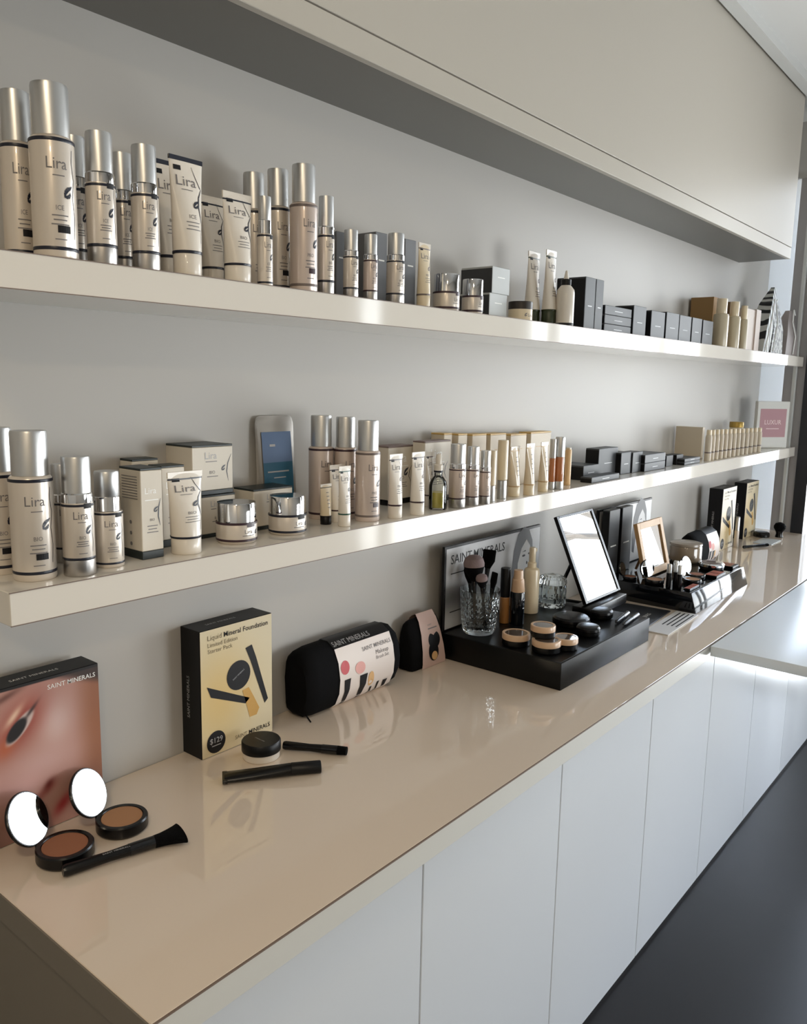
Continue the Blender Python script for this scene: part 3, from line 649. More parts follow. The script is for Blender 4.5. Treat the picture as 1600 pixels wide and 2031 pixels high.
ITEMS = [
    ('tall_ice', 0.1306, -0.105, 1.854, 0.0248, 0.2449, -0.24, 'tall silver-capped bottle half out of frame, behind the tallest bottle on the upper shelf', 'silver-capped bottles on the upper shelf'),
    ('tall_ice', 0.1457, -0.178, 1.854, 0.0314, 0.2437, -0.24, 'tallest silver-capped bottle on the upper shelf, with swirl emblem and black label box', 'silver-capped bottles on the upper shelf'),
    ('air_ice', 0.2295, -0.09, 1.854, 0.0202, 0.2067, -0.24, 'shaded silver bottle tucked just behind the tallest upper shelf bottle', 'silver-capped bottles on the upper shelf'),
    ('air_ice', 0.2215, -0.178, 1.854, 0.0224, 0.1964, -0.24, 'silver-based bottle with chrome collar standing right beside the tallest upper shelf bottle', 'silver-capped bottles on the upper shelf'),
    ('air_ice', 0.3147, -0.09, 1.854, 0.0195, 0.1996, -0.24, 'shaded silver bottle behind, between two silver-based bottles at the upper shelf left end', 'silver-capped bottles on the upper shelf'),
    ('air_ice', 0.2997, -0.178, 1.854, 0.0218, 0.1946, -0.24, 'silver-based bottle next to the large navy-topped tube on the upper shelf', 'silver-capped bottles on the upper shelf'),
    ('tube_ice', 0.4068, -0.085, 1.854, 0.0295, 0.2082, 0, 'navy-topped white tube in shade behind the largest upper shelf tube', 'white squeeze tubes on the upper shelf'),
    ('tube_ice', 0.3842, -0.172, 1.854, 0.0332, 0.1956, 0, 'largest navy-topped white tube with swirl emblem at the front of the upper shelf', 'white squeeze tubes on the upper shelf'),
    ('tube_white', 0.5009, -0.09, 1.854, 0.0282, 0.1637, 0, 'white tube in shade, directly behind the shorter white tube on the upper shelf', 'white squeeze tubes on the upper shelf'),
    ('tube_white', 0.4911, -0.175, 1.854, 0.0325, 0.1577, 0, 'shorter white tube with a plain white crimp above a navy line, upper shelf front', 'white squeeze tubes on the upper shelf'),
    ('tall_bio', 0.6411, -0.045, 1.854, 0.0254, 0.2384, -0.24, 'tall silver-capped bottle at the back, behind the shorter white upper shelf tube', 'silver-capped bottles on the upper shelf'),
    ('slim_ice', 0.5502, -0.182, 1.854, 0.0144, 0.1612, -0.24, 'very slim small silver-capped bottle in front of the tall upper shelf trio', 'silver-capped bottles on the upper shelf'),
    ('tall_bio', 0.6495, -0.108, 1.854, 0.0249, 0.238, -0.24, 'tall bottle of the middle of the upper shelf trio, behind the slim one', 'silver-capped bottles on the upper shelf'),
    ('tall_plum', 0.6583, -0.172, 1.854, 0.0273, 0.2392, -0.24, 'tall pinkish-white bottle with grey band at the front of the upper shelf trio', 'silver-capped bottles on the upper shelf'),
    ('air_bio', 0.7279, -0.165, 1.854, 0.0173, 0.1946, -0.24, 'silver-based bottle right of the upper shelf trio of tall bottles', 'silver-capped bottles on the upper shelf'),
    ('grey_box', 0.8197, -0.095, 1.854, (0.0313, 0.05, 0.1448), None, 0, 'narrow slate grey box standing left of the small silver bottles', 'grey product boxes on the upper shelf'),
    ('air_bio', 0.7878, -0.178, 1.854, 0.0162, 0.1378, -0.24, 'first small silver bottle right of the narrow slate grey box', 'silver-capped bottles on the upper shelf'),
    ('grey_box', 0.9682, -0.075, 1.854, (0.0406, 0.06, 0.1663), None, 0, 'dark-sided slate grey box behind the second small silver bottle', 'grey product boxes on the upper shelf'),
    ('air_plum', 0.8448, -0.182, 1.854, 0.0155, 0.1366, -0.24, 'small silver bottle with plum tab in front of the dark-sided grey box', 'silver-capped bottles on the upper shelf'),
    ('air_bio', 0.9401, -0.172, 1.854, 0.0207, 0.1533, -0.24, 'thickest of the small silver bottles, between two grey boxes', 'silver-capped bottles on the upper shelf'),
    ('grey_box', 1.0621, -0.09, 1.854, (0.0419, 0.05, 0.163), None, 0, 'blue-grey box with white print behind the cream coloured tube', 'grey product boxes on the upper shelf'),
    ('tube_cream', 1.0387, -0.175, 1.854, 0.0221, 0.146, 0, 'cream coloured tube with faint swirls beside the chrome jars on the upper shelf', 'white squeeze tubes on the upper shelf'),
    ('jar_plum', 1.1375, -0.168, 1.854, 0.0329, 0.0873, 0, 'wider chrome-lidded jar on the upper shelf, beside the cream tube', 'chrome jars on the upper shelf'),
    ('jar_plum', 1.235, -0.178, 1.854, 0.0271, 0.085, 0, 'smaller chrome-lidded jar on the upper shelf, in front of pale grey boxes', 'chrome jars on the upper shelf'),
    ('pale_box', 1.3735, -0.115, 1.854, (0.0854, 0.1, 0.064), None, 0, 'lower of two stacked pale grey boxes on the upper shelf', 'stacked pale grey boxes'),
    ('pale_box', 1.3911, -0.11, 1.9185, (0.0859, 0.1, 0.0692), None, 0, 'upper of two stacked pale grey boxes on the upper shelf', 'stacked pale grey boxes'),
    ('tin', 1.478, -0.17, 1.854, 0.0332, 0.0518, 0, 'low cream jar with a dark brown lid beside the pale grey boxes', None),
    ('tube_green', 1.6568, -0.1, 1.854, 0.0325, 0.2122, 0, 'white tube on a dark green cap, behind the low brown-lidded jar', 'green-capped white tubes'),
    ('tube_green', 1.6779, -0.145, 1.854, 0.0294, 0.2155, 0, 'white tube on a dark green cap, next to the dropper bottle', 'green-capped white tubes'),
    ('dropper_white', 1.7012, -0.185, 1.854, 0.0265, 0.1599, 0, 'white bottle with black collar and pointed nozzle on the upper shelf', None),
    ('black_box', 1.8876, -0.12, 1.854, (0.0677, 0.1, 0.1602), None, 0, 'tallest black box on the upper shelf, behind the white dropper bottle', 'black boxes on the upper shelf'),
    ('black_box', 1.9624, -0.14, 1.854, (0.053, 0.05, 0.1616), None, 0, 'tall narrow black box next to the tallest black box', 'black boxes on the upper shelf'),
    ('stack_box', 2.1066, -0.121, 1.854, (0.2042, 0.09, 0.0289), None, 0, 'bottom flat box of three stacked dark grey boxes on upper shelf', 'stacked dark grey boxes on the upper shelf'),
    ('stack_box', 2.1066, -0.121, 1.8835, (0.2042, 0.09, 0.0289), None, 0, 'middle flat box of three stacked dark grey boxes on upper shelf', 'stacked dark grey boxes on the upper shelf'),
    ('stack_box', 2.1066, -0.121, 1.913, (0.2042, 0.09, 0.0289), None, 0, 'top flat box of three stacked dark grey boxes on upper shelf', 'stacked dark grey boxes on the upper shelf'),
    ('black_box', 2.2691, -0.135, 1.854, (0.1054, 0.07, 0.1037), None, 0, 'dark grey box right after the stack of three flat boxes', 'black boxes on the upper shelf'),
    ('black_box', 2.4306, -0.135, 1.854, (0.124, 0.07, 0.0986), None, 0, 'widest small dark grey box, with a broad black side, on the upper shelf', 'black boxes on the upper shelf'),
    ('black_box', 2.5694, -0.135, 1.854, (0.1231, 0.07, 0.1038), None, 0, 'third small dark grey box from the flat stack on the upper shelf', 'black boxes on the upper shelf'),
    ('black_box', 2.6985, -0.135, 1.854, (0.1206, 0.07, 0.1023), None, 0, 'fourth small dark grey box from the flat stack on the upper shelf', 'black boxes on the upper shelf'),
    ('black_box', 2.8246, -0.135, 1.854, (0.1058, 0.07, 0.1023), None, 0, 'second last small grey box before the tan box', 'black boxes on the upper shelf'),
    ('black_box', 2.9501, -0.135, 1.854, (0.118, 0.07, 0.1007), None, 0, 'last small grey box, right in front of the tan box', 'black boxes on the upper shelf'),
    ('tan_box', 3.2018, -0.06, 1.854, (0.0702, 0.1, 0.2194), None, 0, 'tan cardboard box at the back behind cream bottles on upper shelf', None),
    ('cream_bottle', 3.0985, -0.17, 1.854, 0.0319, 0.2017, 0, 'tallest cream bottle at the far end of the upper shelf, before tan box', 'cream bottles at the far end of the upper shelf'),
    ('cream_bottle', 3.2489, -0.175, 1.854, 0.0286, 0.2016, 0, 'olive-shaded cream bottle, second from the tan box', 'cream bottles at the far end of the upper shelf'),
    ('cream_bottle', 3.3752, -0.178, 1.854, 0.0203, 0.1945, 0, 'slimmest cream bottle at the far end of the upper shelf', 'cream bottles at the far end of the upper shelf'),
    ('brown_box', 3.5972, -0.035, 1.854, (0.1099, 0.05, 0.232), None, 0, 'small brown box behind the olive-shaded cream bottle', None),
    ('pink_box', 3.4788, -0.16, 1.854, (0.1259, 0.04, 0.1871), None, 0, 'wider pinkish box beside the slimmest cream bottle', 'pinkish boxes at the far end of the upper shelf'),
    ('pink_box', 3.5685, -0.165, 1.854, (0.0693, 0.04, 0.1916), None, 0, 'narrow pinkish box against the patterned bags', 'pinkish boxes at the far end of the upper shelf'),
    ('tall_bio', 0.0817, -0.082, 1.3724, 0.0291, 0.2297, -0.24, 'tall silver-capped bottle cut by the left frame edge on the lower shelf', 'silver-capped bottles on the lower shelf'),
    ('tall_bio', 0.0982, -0.1567, 1.3724, 0.0318, 0.2283, -0.24, 'tallest whole silver-capped bottle at the left end of the lower shelf', 'silver-capped bottles on the lower shelf'),
    ('air_bio', 0.1883, -0.08, 1.3724, 0.0186, 0.1658, -0.24, 'shaded bottle half hidden at the back, left end of lower shelf', 'silver-capped bottles on the lower shelf'),
    ('air_bio', 0.1574, -0.1835, 1.3724, 0.0244, 0.1876, -0.24, 'silver-based bottle with tall silver cap beside the tallest lower shelf bottle', 'silver-capped bottles on the lower shelf'),
    ('collar_bio', 0.2218, -0.1623, 1.3724, 0.0241, 0.1583, -0.24, 'shorter bottle with chrome collar standing next to the tall printed carton', 'silver-capped bottles on the lower shelf'),
    ('white_box', 0.3016, -0.1371, 1.3724, (0.0428, 0.0639, 0.1581), None, 0, 'tall narrow white carton with list print on its side, lower shelf front', 'white printed cartons on the lower shelf'),
    ('white_box', 0.3717, -0.025, 1.3724, (0.056, 0.04, 0.1603), None, 0, 'white carton with dark green top at the back, behind the tall narrow carton', 'white printed cartons on the lower shelf'),
    ('white_box', 0.3905, -0.084, 1.3724, (0.0503, 0.042, 0.1515), None, 0, 'white carton with dark green top, between tall narrow carton and tube', 'white printed cartons on the lower shelf'),
    ('tube_white', 0.3722, -0.1661, 1.3724, 0.0369, 0.1469, 0, 'largest white tube with swirl emblem on the lower shelf', 'white squeeze tubes on the lower shelf'),
    ('jar_box', 0.5059, -0.043, 1.3724, (0.0891, 0.085, 0.0844), None, 0, 'lower of two stacked wide white cartons on the lower shelf', 'white printed cartons on the lower shelf'),
    ('jar_box', 0.4979, -0.040999999999999995, 1.4573, (0.098, 0.085, 0.098), None, 0, 'upper of two stacked wide white cartons, with dark green top', 'white printed cartons on the lower shelf'),
    ('jar_plum', 0.5015, -0.1488, 1.3724, 0.0394, 0.0773, 0, 'chrome-lidded jar with plum tab on the lower shelf, in front of stacked cartons', 'chrome jars on the lower shelf'),
    ('jar_box', 0.6455, -0.0617, 1.3724, (0.1085, 0.064, 0.0863), None, 0, 'single low white carton under the blue-labelled pouch', 'white printed cartons on the lower shelf'),
    ('jar_bio', 0.6321, -0.1512, 1.3724, 0.0388, 0.0779, 0, 'chrome-lidded jar with navy band in front of the low white carton', 'chrome jars on the lower shelf'),
    ('tall_dark', 0.8103, -0.07, 1.3724, 0.0284, 0.2335, -0.24, 'first tall bottle of the lower shelf trio, beside the grey pouch', 'silver-capped bottles on the lower shelf'),
    ('tall_dark', 0.8559, -0.102, 1.3724, 0.0263, 0.2305, -0.24, 'middle tall bottle of the lower shelf trio', 'silver-capped bottles on the lower shelf'),
    ('tall_plum', 0.863, -0.165, 1.3724, 0.0281, 0.2252, -0.24, 'front tall bottle of the lower shelf trio, beside the plum-banded tubes', 'silver-capped bottles on the lower shelf'),
    ('tube_plum', 0.8018, -0.128, 1.3724, 0.0235, 0.1271, 0, 'small white tube behind, with brown line, in front of the tall trio', 'white squeeze tubes on the lower shelf'),
    ('tube_bio', 0.771, -0.1806, 1.3724, 0.0184, 0.1301, 0, 'small white tube with green lines in front of the middle tall bottle', 'white squeeze tubes on the lower shelf'),
    ('mini_tube', 0.7592, -0.1358, 1.3724, 0.017, 0.0886, 0, 'tiny cream tube standing on a black screw cap, lower shelf front', 'white squeeze tubes on the lower shelf'),
    ('plum_box', 1.1105, -0.035, 1.3724, (0.1059, 0.05, 0.1503), None, 0, 'white carton with plum top behind the first plum-banded tube', 'white printed cartons on the lower shelf'),
    ('tube_plum', 0.9324, -0.1889, 1.3724, 0.0231, 0.1476, 0, 'plum-banded white tube right beside the tall bottle trio', 'white squeeze tubes on the lower shelf'),
    ('tube_plum', 1.0085, -0.1939, 1.3724, 0.0238, 0.1485, 0, 'plum-banded white tube next to the yellow dropper bottle', 'white squeeze tubes on the lower shelf'),
    ('tube_plum', 1.1294, -0.135, 1.3724, 0.014, 0.1377, 0, 'narrow white tube half hidden behind the yellow dropper bottle', 'white squeeze tubes on the lower shelf'),
    ('plum_box', 1.2039, -0.085, 1.3724, (0.112, 0.04, 0.1617), None, 0, 'white carton with plum top behind the yellow dropper bottle', 'white printed cartons on the lower shelf'),
    ('dropper_oil', 1.1103, -0.1788, 1.3724, 0.0224, 0.1381, 0, 'clear glass dropper bottle holding yellow oil', None),
    ('air_plum', 1.1702, -0.194, 1.3724, 0.0215, 0.1599, -0.24, 'first of three dark-banded silver bottles, beside the yellow dropper bottle', 'silver-capped bottles on the lower shelf'),
    ('air_plum', 1.23, -0.1991, 1.3724, 0.0174, 0.151, -0.24, 'middle of three dark-banded silver bottles on the lower shelf', 'silver-capped bottles on the lower shelf'),
    ('air_plum', 1.2737, -0.2091, 1.3724, 0.0144, 0.139, -0.24, 'last of three dark-banded silver bottles, beside the cream tubes', 'silver-capped bottles on the lower shelf'),
    ('gold_box', 1.3091, -0.0375, 1.3724, (0.0375, 0.045, 0.1745), None, 0, 'first gold-topped carton, nearest the plum cartons', 'gold-topped cartons behind the cream tubes'),
    ('gold_box', 1.3788, -0.0375, 1.3724, (0.0442, 0.045, 0.1706), None, 0, 'second gold-topped carton, behind the dark-banded silver bottles', 'gold-topped cartons behind the cream tubes'),
    ('gold_box', 1.4625, -0.0375, 1.3724, (0.0727, 0.045, 0.1666), None, 0, 'third gold-topped carton, with white side, behind the silver bottles', 'gold-topped cartons behind the cream tubes'),
    ('gold_box', 1.5632, -0.0375, 1.3724, (0.0859, 0.045, 0.1645), None, 0, 'fourth gold-topped carton, behind the slim cream bottle', 'gold-topped cartons behind the cream tubes'),
    ('gold_box', 1.6783, -0.0375, 1.3724, (0.0924, 0.045, 0.1588), None, 0, 'fifth gold-topped carton, behind the cream tubes', 'gold-topped cartons behind the cream tubes'),
    ('gold_box', 1.8165, -0.0375, 1.3724, (0.1294, 0.045, 0.1606), None, 0, 'last gold-topped carton, nearest the orange bottles', 'gold-topped cartons behind the cream tubes'),
    ('cream_airless', 1.3173, -0.2, 1.3724, 0.012, 0.1374, 0, 'slim cream bottle on a silver base beside the dark-banded bottles', 'cream tubes and bottles at the middle of the lower shelf'),
    ('cream_airless', 1.3858, -0.19, 1.3724, 0.0144, 0.1618, 0, 'taller slim cream bottle on a silver base, just left of cream tubes', 'cream tubes and bottles at the middle of the lower shelf'),
    ('tube_gold', 1.4524, -0.1878, 1.3724, 0.0231, 0.1393, 0, 'first glossy cream tube with tan cap line', 'cream tubes and bottles at the middle of the lower shelf'),
    ('tube_gold', 1.509, -0.2027, 1.3724, 0.0213, 0.1461, 0, 'middle glossy cream tube of the three', 'cream tubes and bottles at the middle of the lower shelf'),
    ('tube_gold', 1.6055, -0.1932, 1.3724, 0.0206, 0.1454, 0, 'last glossy cream tube, beside the orange foundation bottles', 'cream tubes and bottles at the middle of the lower shelf'),
    ('foundation', 1.6716, -0.185, 1.3724, 0.0098, 0.1509, 0, 'narrower orange foundation bottle between cream tube and silver-capped one', 'orange foundation bottles'),
    ('foundation', 1.6962, -0.195, 1.3724, 0.0144, 0.1565, 0, 'front orange foundation bottle with silver cap and base', 'orange foundation bottles'),
    ('peach_tube', 1.7981, -0.17, 1.3724, 0.0102, 0.1179, 0, 'slim peach coloured tube bottle beside the orange foundations', 'orange foundation bottles'),
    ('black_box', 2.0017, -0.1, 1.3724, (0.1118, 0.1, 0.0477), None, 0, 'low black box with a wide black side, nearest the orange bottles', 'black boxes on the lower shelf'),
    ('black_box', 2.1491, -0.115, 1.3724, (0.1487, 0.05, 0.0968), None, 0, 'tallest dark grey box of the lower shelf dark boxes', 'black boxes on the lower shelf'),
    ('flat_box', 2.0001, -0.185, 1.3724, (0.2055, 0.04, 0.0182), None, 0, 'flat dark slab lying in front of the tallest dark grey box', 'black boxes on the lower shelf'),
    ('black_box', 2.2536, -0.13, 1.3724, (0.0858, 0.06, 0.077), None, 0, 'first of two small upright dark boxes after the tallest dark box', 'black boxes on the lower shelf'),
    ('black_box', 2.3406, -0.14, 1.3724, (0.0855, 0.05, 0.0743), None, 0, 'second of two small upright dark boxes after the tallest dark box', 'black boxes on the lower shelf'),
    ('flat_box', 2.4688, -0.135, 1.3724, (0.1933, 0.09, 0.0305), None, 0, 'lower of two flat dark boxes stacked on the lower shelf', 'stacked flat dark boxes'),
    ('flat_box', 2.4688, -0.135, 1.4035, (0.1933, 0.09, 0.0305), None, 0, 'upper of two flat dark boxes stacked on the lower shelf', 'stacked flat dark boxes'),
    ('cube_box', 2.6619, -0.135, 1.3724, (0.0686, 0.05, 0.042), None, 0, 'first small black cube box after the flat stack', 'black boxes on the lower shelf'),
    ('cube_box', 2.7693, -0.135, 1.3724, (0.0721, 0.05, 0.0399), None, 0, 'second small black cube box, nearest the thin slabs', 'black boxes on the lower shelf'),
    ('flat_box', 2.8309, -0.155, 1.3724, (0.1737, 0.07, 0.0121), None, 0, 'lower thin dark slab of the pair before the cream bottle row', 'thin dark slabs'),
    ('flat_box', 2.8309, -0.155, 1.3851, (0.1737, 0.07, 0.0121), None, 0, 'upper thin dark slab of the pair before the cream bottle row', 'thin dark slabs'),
    ('cream_box', 3.1098, -0.07, 1.3724, (0.0254, 0.12, 0.1381), None, 0, 'cream carton at the start of the cream bottle row', None),
    ('row_bottle', 3.02, -0.185, 1.3724, 0.0139, 0.1328, 0, 'first cream bottle in the long row, beside the cream carton', 'row of cream bottles at the far end of the lower shelf'),
    ('row_bottle', 3.0727, -0.185, 1.3724, 0.0103, 0.1318, 0, 'cream bottle with rounded shoulders within the long row on the lower shelf', 'row of cream bottles at the far end of the lower shelf'),
    ('row_bottle', 3.1266, -0.185, 1.3724, 0.0104, 0.1308, 0, 'cream bottle with rounded shoulders within the long row on the lower shelf', 'row of cream bottles at the far end of the lower shelf'),
    ('row_bottle', 3.1819, -0.185, 1.3724, 0.0105, 0.1297, 0, 'cream bottle with rounded shoulders within the long row on the lower shelf', 'row of cream bottles at the far end of the lower shelf'),
    ('row_bottle', 3.2384, -0.185, 1.3724, 0.0107, 0.1287, 0, 'cream bottle with rounded shoulders within the long row on the lower shelf', 'row of cream bottles at the far end of the lower shelf'),
    ('row_bottle', 3.2963, -0.185, 1.3724, 0.0108, 0.1276, 0, 'cream bottle with rounded shoulders within the long row on the lower shelf', 'row of cream bottles at the far end of the lower shelf'),
    ('row_bottle', 3.3557, -0.185, 1.3724, 0.0109, 0.1264, 0, 'cream bottle with rounded shoulders within the long row on the lower shelf', 'row of cream bottles at the far end of the lower shelf'),
    ('row_bottle', 3.4166, -0.185, 1.3724, 0.0111, 0.1253, 0, 'cream bottle with rounded shoulders within the long row on the lower shelf', 'row of cream bottles at the far end of the lower shelf'),
    ('row_bottle', 3.479, -0.185, 1.3724, 0.0112, 0.1241, 0, 'cream bottle with rounded shoulders within the long row on the lower shelf', 'row of cream bottles at the far end of the lower shelf'),
    ('row_bottle', 3.543, -0.185, 1.3724, 0.0113, 0.1229, 0, 'cream bottle with rounded shoulders within the long row on the lower shelf', 'row of cream bottles at the far end of the lower shelf'),
    ('row_bottle', 3.6087, -0.185, 1.3724, 0.0115, 0.1217, 0, 'cream bottle with rounded shoulders within the long row on the lower shelf', 'row of cream bottles at the far end of the lower shelf'),
    ('row_bottle', 3.6761, -0.185, 1.3724, 0.0116, 0.1204, 0, 'cream bottle with rounded shoulders within the long row on the lower shelf', 'row of cream bottles at the far end of the lower shelf'),
    ('row_bottle', 3.7453, -0.185, 1.3724, 0.0118, 0.1191, 0, 'last cream bottle in the long row, beside the pink sign', 'row of cream bottles at the far end of the lower shelf'),
    ('gold_jar', 3.7813, -0.06, 1.3724, 0.0331, 0.1414, 0, 'gold-lidded container behind the cream bottle row', None),
    ('tumbler', 1.4012, -0.1204, 0.975, 0.0577, 0.1278, 0, 'cut glass tumbler holding makeup brushes on the near tray', None),
    ('powder_jar', 1.3801, -0.2588, 0.975, 0.0389, 0.032, 0, 'cream-rimmed powder jar beside the glass tumbler', 'cream-rimmed powder jars on the near tray'),
    ('powder_jar', 1.3857, -0.3505, 0.975, 0.0393, 0.032, 0, 'front cream-rimmed powder jar nearest the tray corner', 'cream-rimmed powder jars on the near tray'),
    ('powder_jar', 1.4417, -0.3775, 0.975, 0.0343, 0.032, 0, 'cream-rimmed powder jar beside the black compacts', 'cream-rimmed powder jars on the near tray'),
    ('powder_jar', 1.4025, -0.3289, 1.0075, 0.034, 0.032, 0, 'cream-rimmed powder jar stacked on top of the other three', 'cream-rimmed powder jars on the near tray'),
    ('found_black', 1.5301, -0.125, 0.975, 0.015, 0.1675, 0, 'tan foundation bottle with black cap behind the glass tumbler', None),
    ('found_pump', 1.5445, -0.16, 0.975, 0.0216, 0.1662, 0, 'black bottle with beige collar between foundation and cream pump bottle', None),
    ('pump', 1.6823, -0.125, 0.975, 0.0251, 0.2079, 0, 'tall cream pump bottle in front of the near display card', None),
    ('crystal_jar', 1.7985, -0.135, 0.975, 0.0456, 0.1077, 0, 'crystal glass jar beside the cream pump bottle', None),
    ('black_compact', 1.6499, -0.285, 0.975, 0.0556, 0.03, 0, 'largest closed black compact, in front of the crystal jar', 'black compacts on the near tray'),
    ('black_compact', 1.5919, -0.37, 0.975, 0.0347, 0.03, 0, 'small closed black compact nearest the tray front', 'black compacts on the near tray'),
    ('black_compact', 1.7804, -0.315, 0.975, 0.0405, 0.03, 0, 'closed black compact toward the leaning mirror', 'black compacts on the near tray'),
    ('tan_jar', 2.8022, -0.2, 0.972, 0.0644, 0.0818, 0, 'wide round tan glass jar on the far tray', None),
    ('silver_compact', 2.7266, -0.335, 0.972, 0.0478, 0.03, 0, 'large round silver-rimmed compact at the far tray front', None),
    ('kit_box', 0.5684, -0.0291, 0.9, (0.1931, 0.0694, 0.276), None, 0, 'cream yellow liquid foundation kit box with black sides near the portrait box', None),
    ('kit_box', 3.5606, -0.0915, 0.9, (0.2013, 0.0669, 0.3041), None, 0, 'black-sided makeup kit box at the far counter end, nearer of two', 'kit boxes at the far counter end'),
    ('kit_box', 3.9786, -0.0779, 0.9, (0.2066, 0.0635, 0.2965), None, 0, 'black-sided makeup kit box at the far counter end, farther of two', 'kit boxes at the far counter end'),
]


first = {}
for kind, x, y, z, r, h, rz, label, group in ITEMS:
    if kind in PROTO:
        fn, r0, h0 = PROTO[kind]
        if kind not in first:
            o = fn(); first[kind] = o; bpy.context.view_layer.update(); KIDS[o.name] = list(o.children)
        else: o = dup(first[kind])
        o.scale = (r/r0, r/r0, h/h0)
    else: o = STYLE[kind](r)
    o.location = (x, y, z+.0003); o.rotation_euler = (0, 0, rz); o['label'] = label
    if group: o['group'] = group
    elif 'group' in o: del o['group']

SKY = 13
SUN = 18
LAMP = 22
EXPO = 0.07
VIEW = 'Standard'
FPX = 1613.990
CAMM = [[0.63416, 0.110848, -0.765215, -0.498316], [-0.772966, 0.115289, -0.623884, -1.380849], [0.019064, 0.987128, 0.158794, 1.685769], [0.0, 0.0, 0.0, 1.0]]
# ------------------------------------------------------------------ portrait box
def sheet(name, x0, x1, z0, z1, y, fn, parent, nx=90, nz=100, loc=None):
    v = []; f = []; cols = []
    for j in range(nz+1):
        for i in range(nx+1):
            x = x0+(x1-x0)*i/nx; z = z0+(z1-z0)*j/nz; v.append((x, y, z)); cols.append(fn(x, z))
    for j in range(nz):
        for i in range(nx): a = j*(nx+1)+i; f.append((a, a+1, a+nx+2, a+nx+1))
    o = MB().add(v, f).build(name, M['photo'], parent, False)
    ca = o.data.color_attributes.new('print', 'FLOAT_COLOR', 'POINT')
    for i, c in enumerate(cols): ca.data[i].color = lin([max(0, min(255, q)) for q in c])
    return o
def mixc(a, b, k): k = max(0, min(1, k)); return [p+(q-p)*k for p, q in zip(a, b)]
def gs(x, z, cx, cz, a, b, rot=0):
    dx, dz = x-cx, z-cz; u = dx*math.cos(rot)+dz*math.sin(rot); w_ = -dx*math.sin(rot)+dz*math.cos(rot)
    return math.exp(-(u/a)**2-(w_/b)**2)
def sst(k): k = max(0, min(1, k)); return k*k*(3-2*k)
def face(x, z):
    c = [178, 134, 122]
    c = mixc(c, [150, 98, 72], sst((x-.185)/.05)); c = mixc(c, [206, 176, 170], gs(x, z, .160, .19, .030, .045))
    c = mixc(c, [204, 168, 164], .7*gs(x, z, .135, .125, .06, .03)); c = mixc(c, [196, 152, 148], .6*gs(x, z, .05, .10, .04, .03))
    r_ = .83
    c = mixc(c, [142, 58, 48], .95*gs(x, z, .098, .206, .052, .030, r_)); c = mixc(c, [176, 92, 60], .8*gs(x, z, .072, .172, .02, .014, r_))
    c = mixc(c, [226, 196, 170], .9*gs(x, z, .088, .222, .022, .006, r_))
    e = gs(x, z, .098, .200, .034, .0115, r_); c = mixc(c, [196, 176, 170], sst((e-.25)*4)); c = mixc(c, [26, 24, 28], sst((gs(x, z, .092, .197, .029, .0135, r_)-.4)*4))
    c = mixc(c, [40, 30, 32], .85*gs(x, z, .118, .224, .016, .003, r_)); c = mixc(c, [92, 56, 48], .8*gs(x, z, .075, .258, .035, .006, .35))
    c = mixc(c, [214, 170, 168], .6*gs(x, z, .105, .085, .03, .03)); c = mixc(c, [98, 40, 38], .95*gs(x, z, .142, .080, .012, .007, .9)); c = mixc(c, [150, 74, 68], .6*gs(x, z, .13, .068, .03, .008, .5))
    c = mixc(c, [160, 52, 56], .95*gs(x, z, .165, .036, .022, .010, .8)); c = mixc(c, [120, 84, 76], .7*gs(x, z, .23, .03, .03, .06)); c = mixc(c, [70, 48, 44], .85*gs(x, z, .0, .0, .07, .05))
    c = mixc(c, [58, 42, 38], sst((z+.35*(x-.16)-.262)/.02)) if x > .12 else c
    return mixc(c, [24, 22, 22], sst((z-.2685)/.0015)) if z > .266 else c
t = thing('portrait_box', 'black-topped box printed with a close-up face at the near end of the counter', 'box', (0, 0, .9003))
MB().bbox(.008, .243, -.0745, -.018, 0, .275, .001, 1).build('carton_body', M['blackcard'], t)
sheet('front_print', .009, .242, .001, .274, -.0752, face, t, 120, 140)
fm = front_map(-.0752, .0005); L = MB()
text(L, 'SAINT', fm, .148, .252, width=.032); text(L, 'MINERALS', fm, .184, .252, width=.052, bold=.009)
L.build('lettering', M['foil'], t, False); L = MB(); text(L, 'SAINT MINERALS', lambda u, v: (u, v, .2755), .095, -.055, width=.085)
L.build('lettering', M['foil'], t, False)

# ------------------------------------------------------------------ open compacts with mirrors
def open_compact(loc, rz, R, pan, label, tilt=18, name='powder_compact', group=None):
    t = thing(name, label, 'compact', loc, rz, group)
    T_ = R*.5
    cs = MB().lathe([(0, 0), (R*.93, 0), (R, .004), (R, T_-.0025), (R*.96, T_), (R*.82, T_), (R*.80, T_-.002), (0, T_-.002)], 48).build('case', M['black'], t)
    MB().lathe([(0, T_-.0019), (R*.79, T_-.0019), (R*.78, T_-.0009), (0, T_-.0007)], 48).build('powder_pan', pan, cs)
    mt = Matrix.Translation((0, R*1.0, R*.4)) @ Matrix.Rotation(math.radians(-tilt), 4, 'X') @ Matrix.Translation((0, 0, R*1.0)) @ Matrix.Rotation(math.radians(90), 4, 'X')
    lid = MB().lathe([(0, -.006), (R*.95, -.006), (R, -.003), (R, 0), (R*.97, .0015), (R*.94, .0015), (0, .0008)], 48, mtx=mt).build('lid', M['black'], t)
    MB().lathe([(0, .0016), (R*.935, .0016), (R*.93, .0019), (0, .0019)], 48, mtx=mt).build('mirror_disc', M['mirror'], lid)
    MB().box(-R*.22, R*.22, R*.93, R*1.06, .004, R*.48).build('hinge', M['black'], t, smooth=False)
    return t
open_compact((.113, -.177, .9003), math.radians(28.5), .0455, M['powder2'], 'open compact with round mirror and reddish brown powder, nearest the counter end', 26)
open_compact((.223, -.168, .9003), math.radians(26.5), .044, M['powder'], 'open compact with round mirror and tan powder, beside the lower corner of the portrait box', 26)

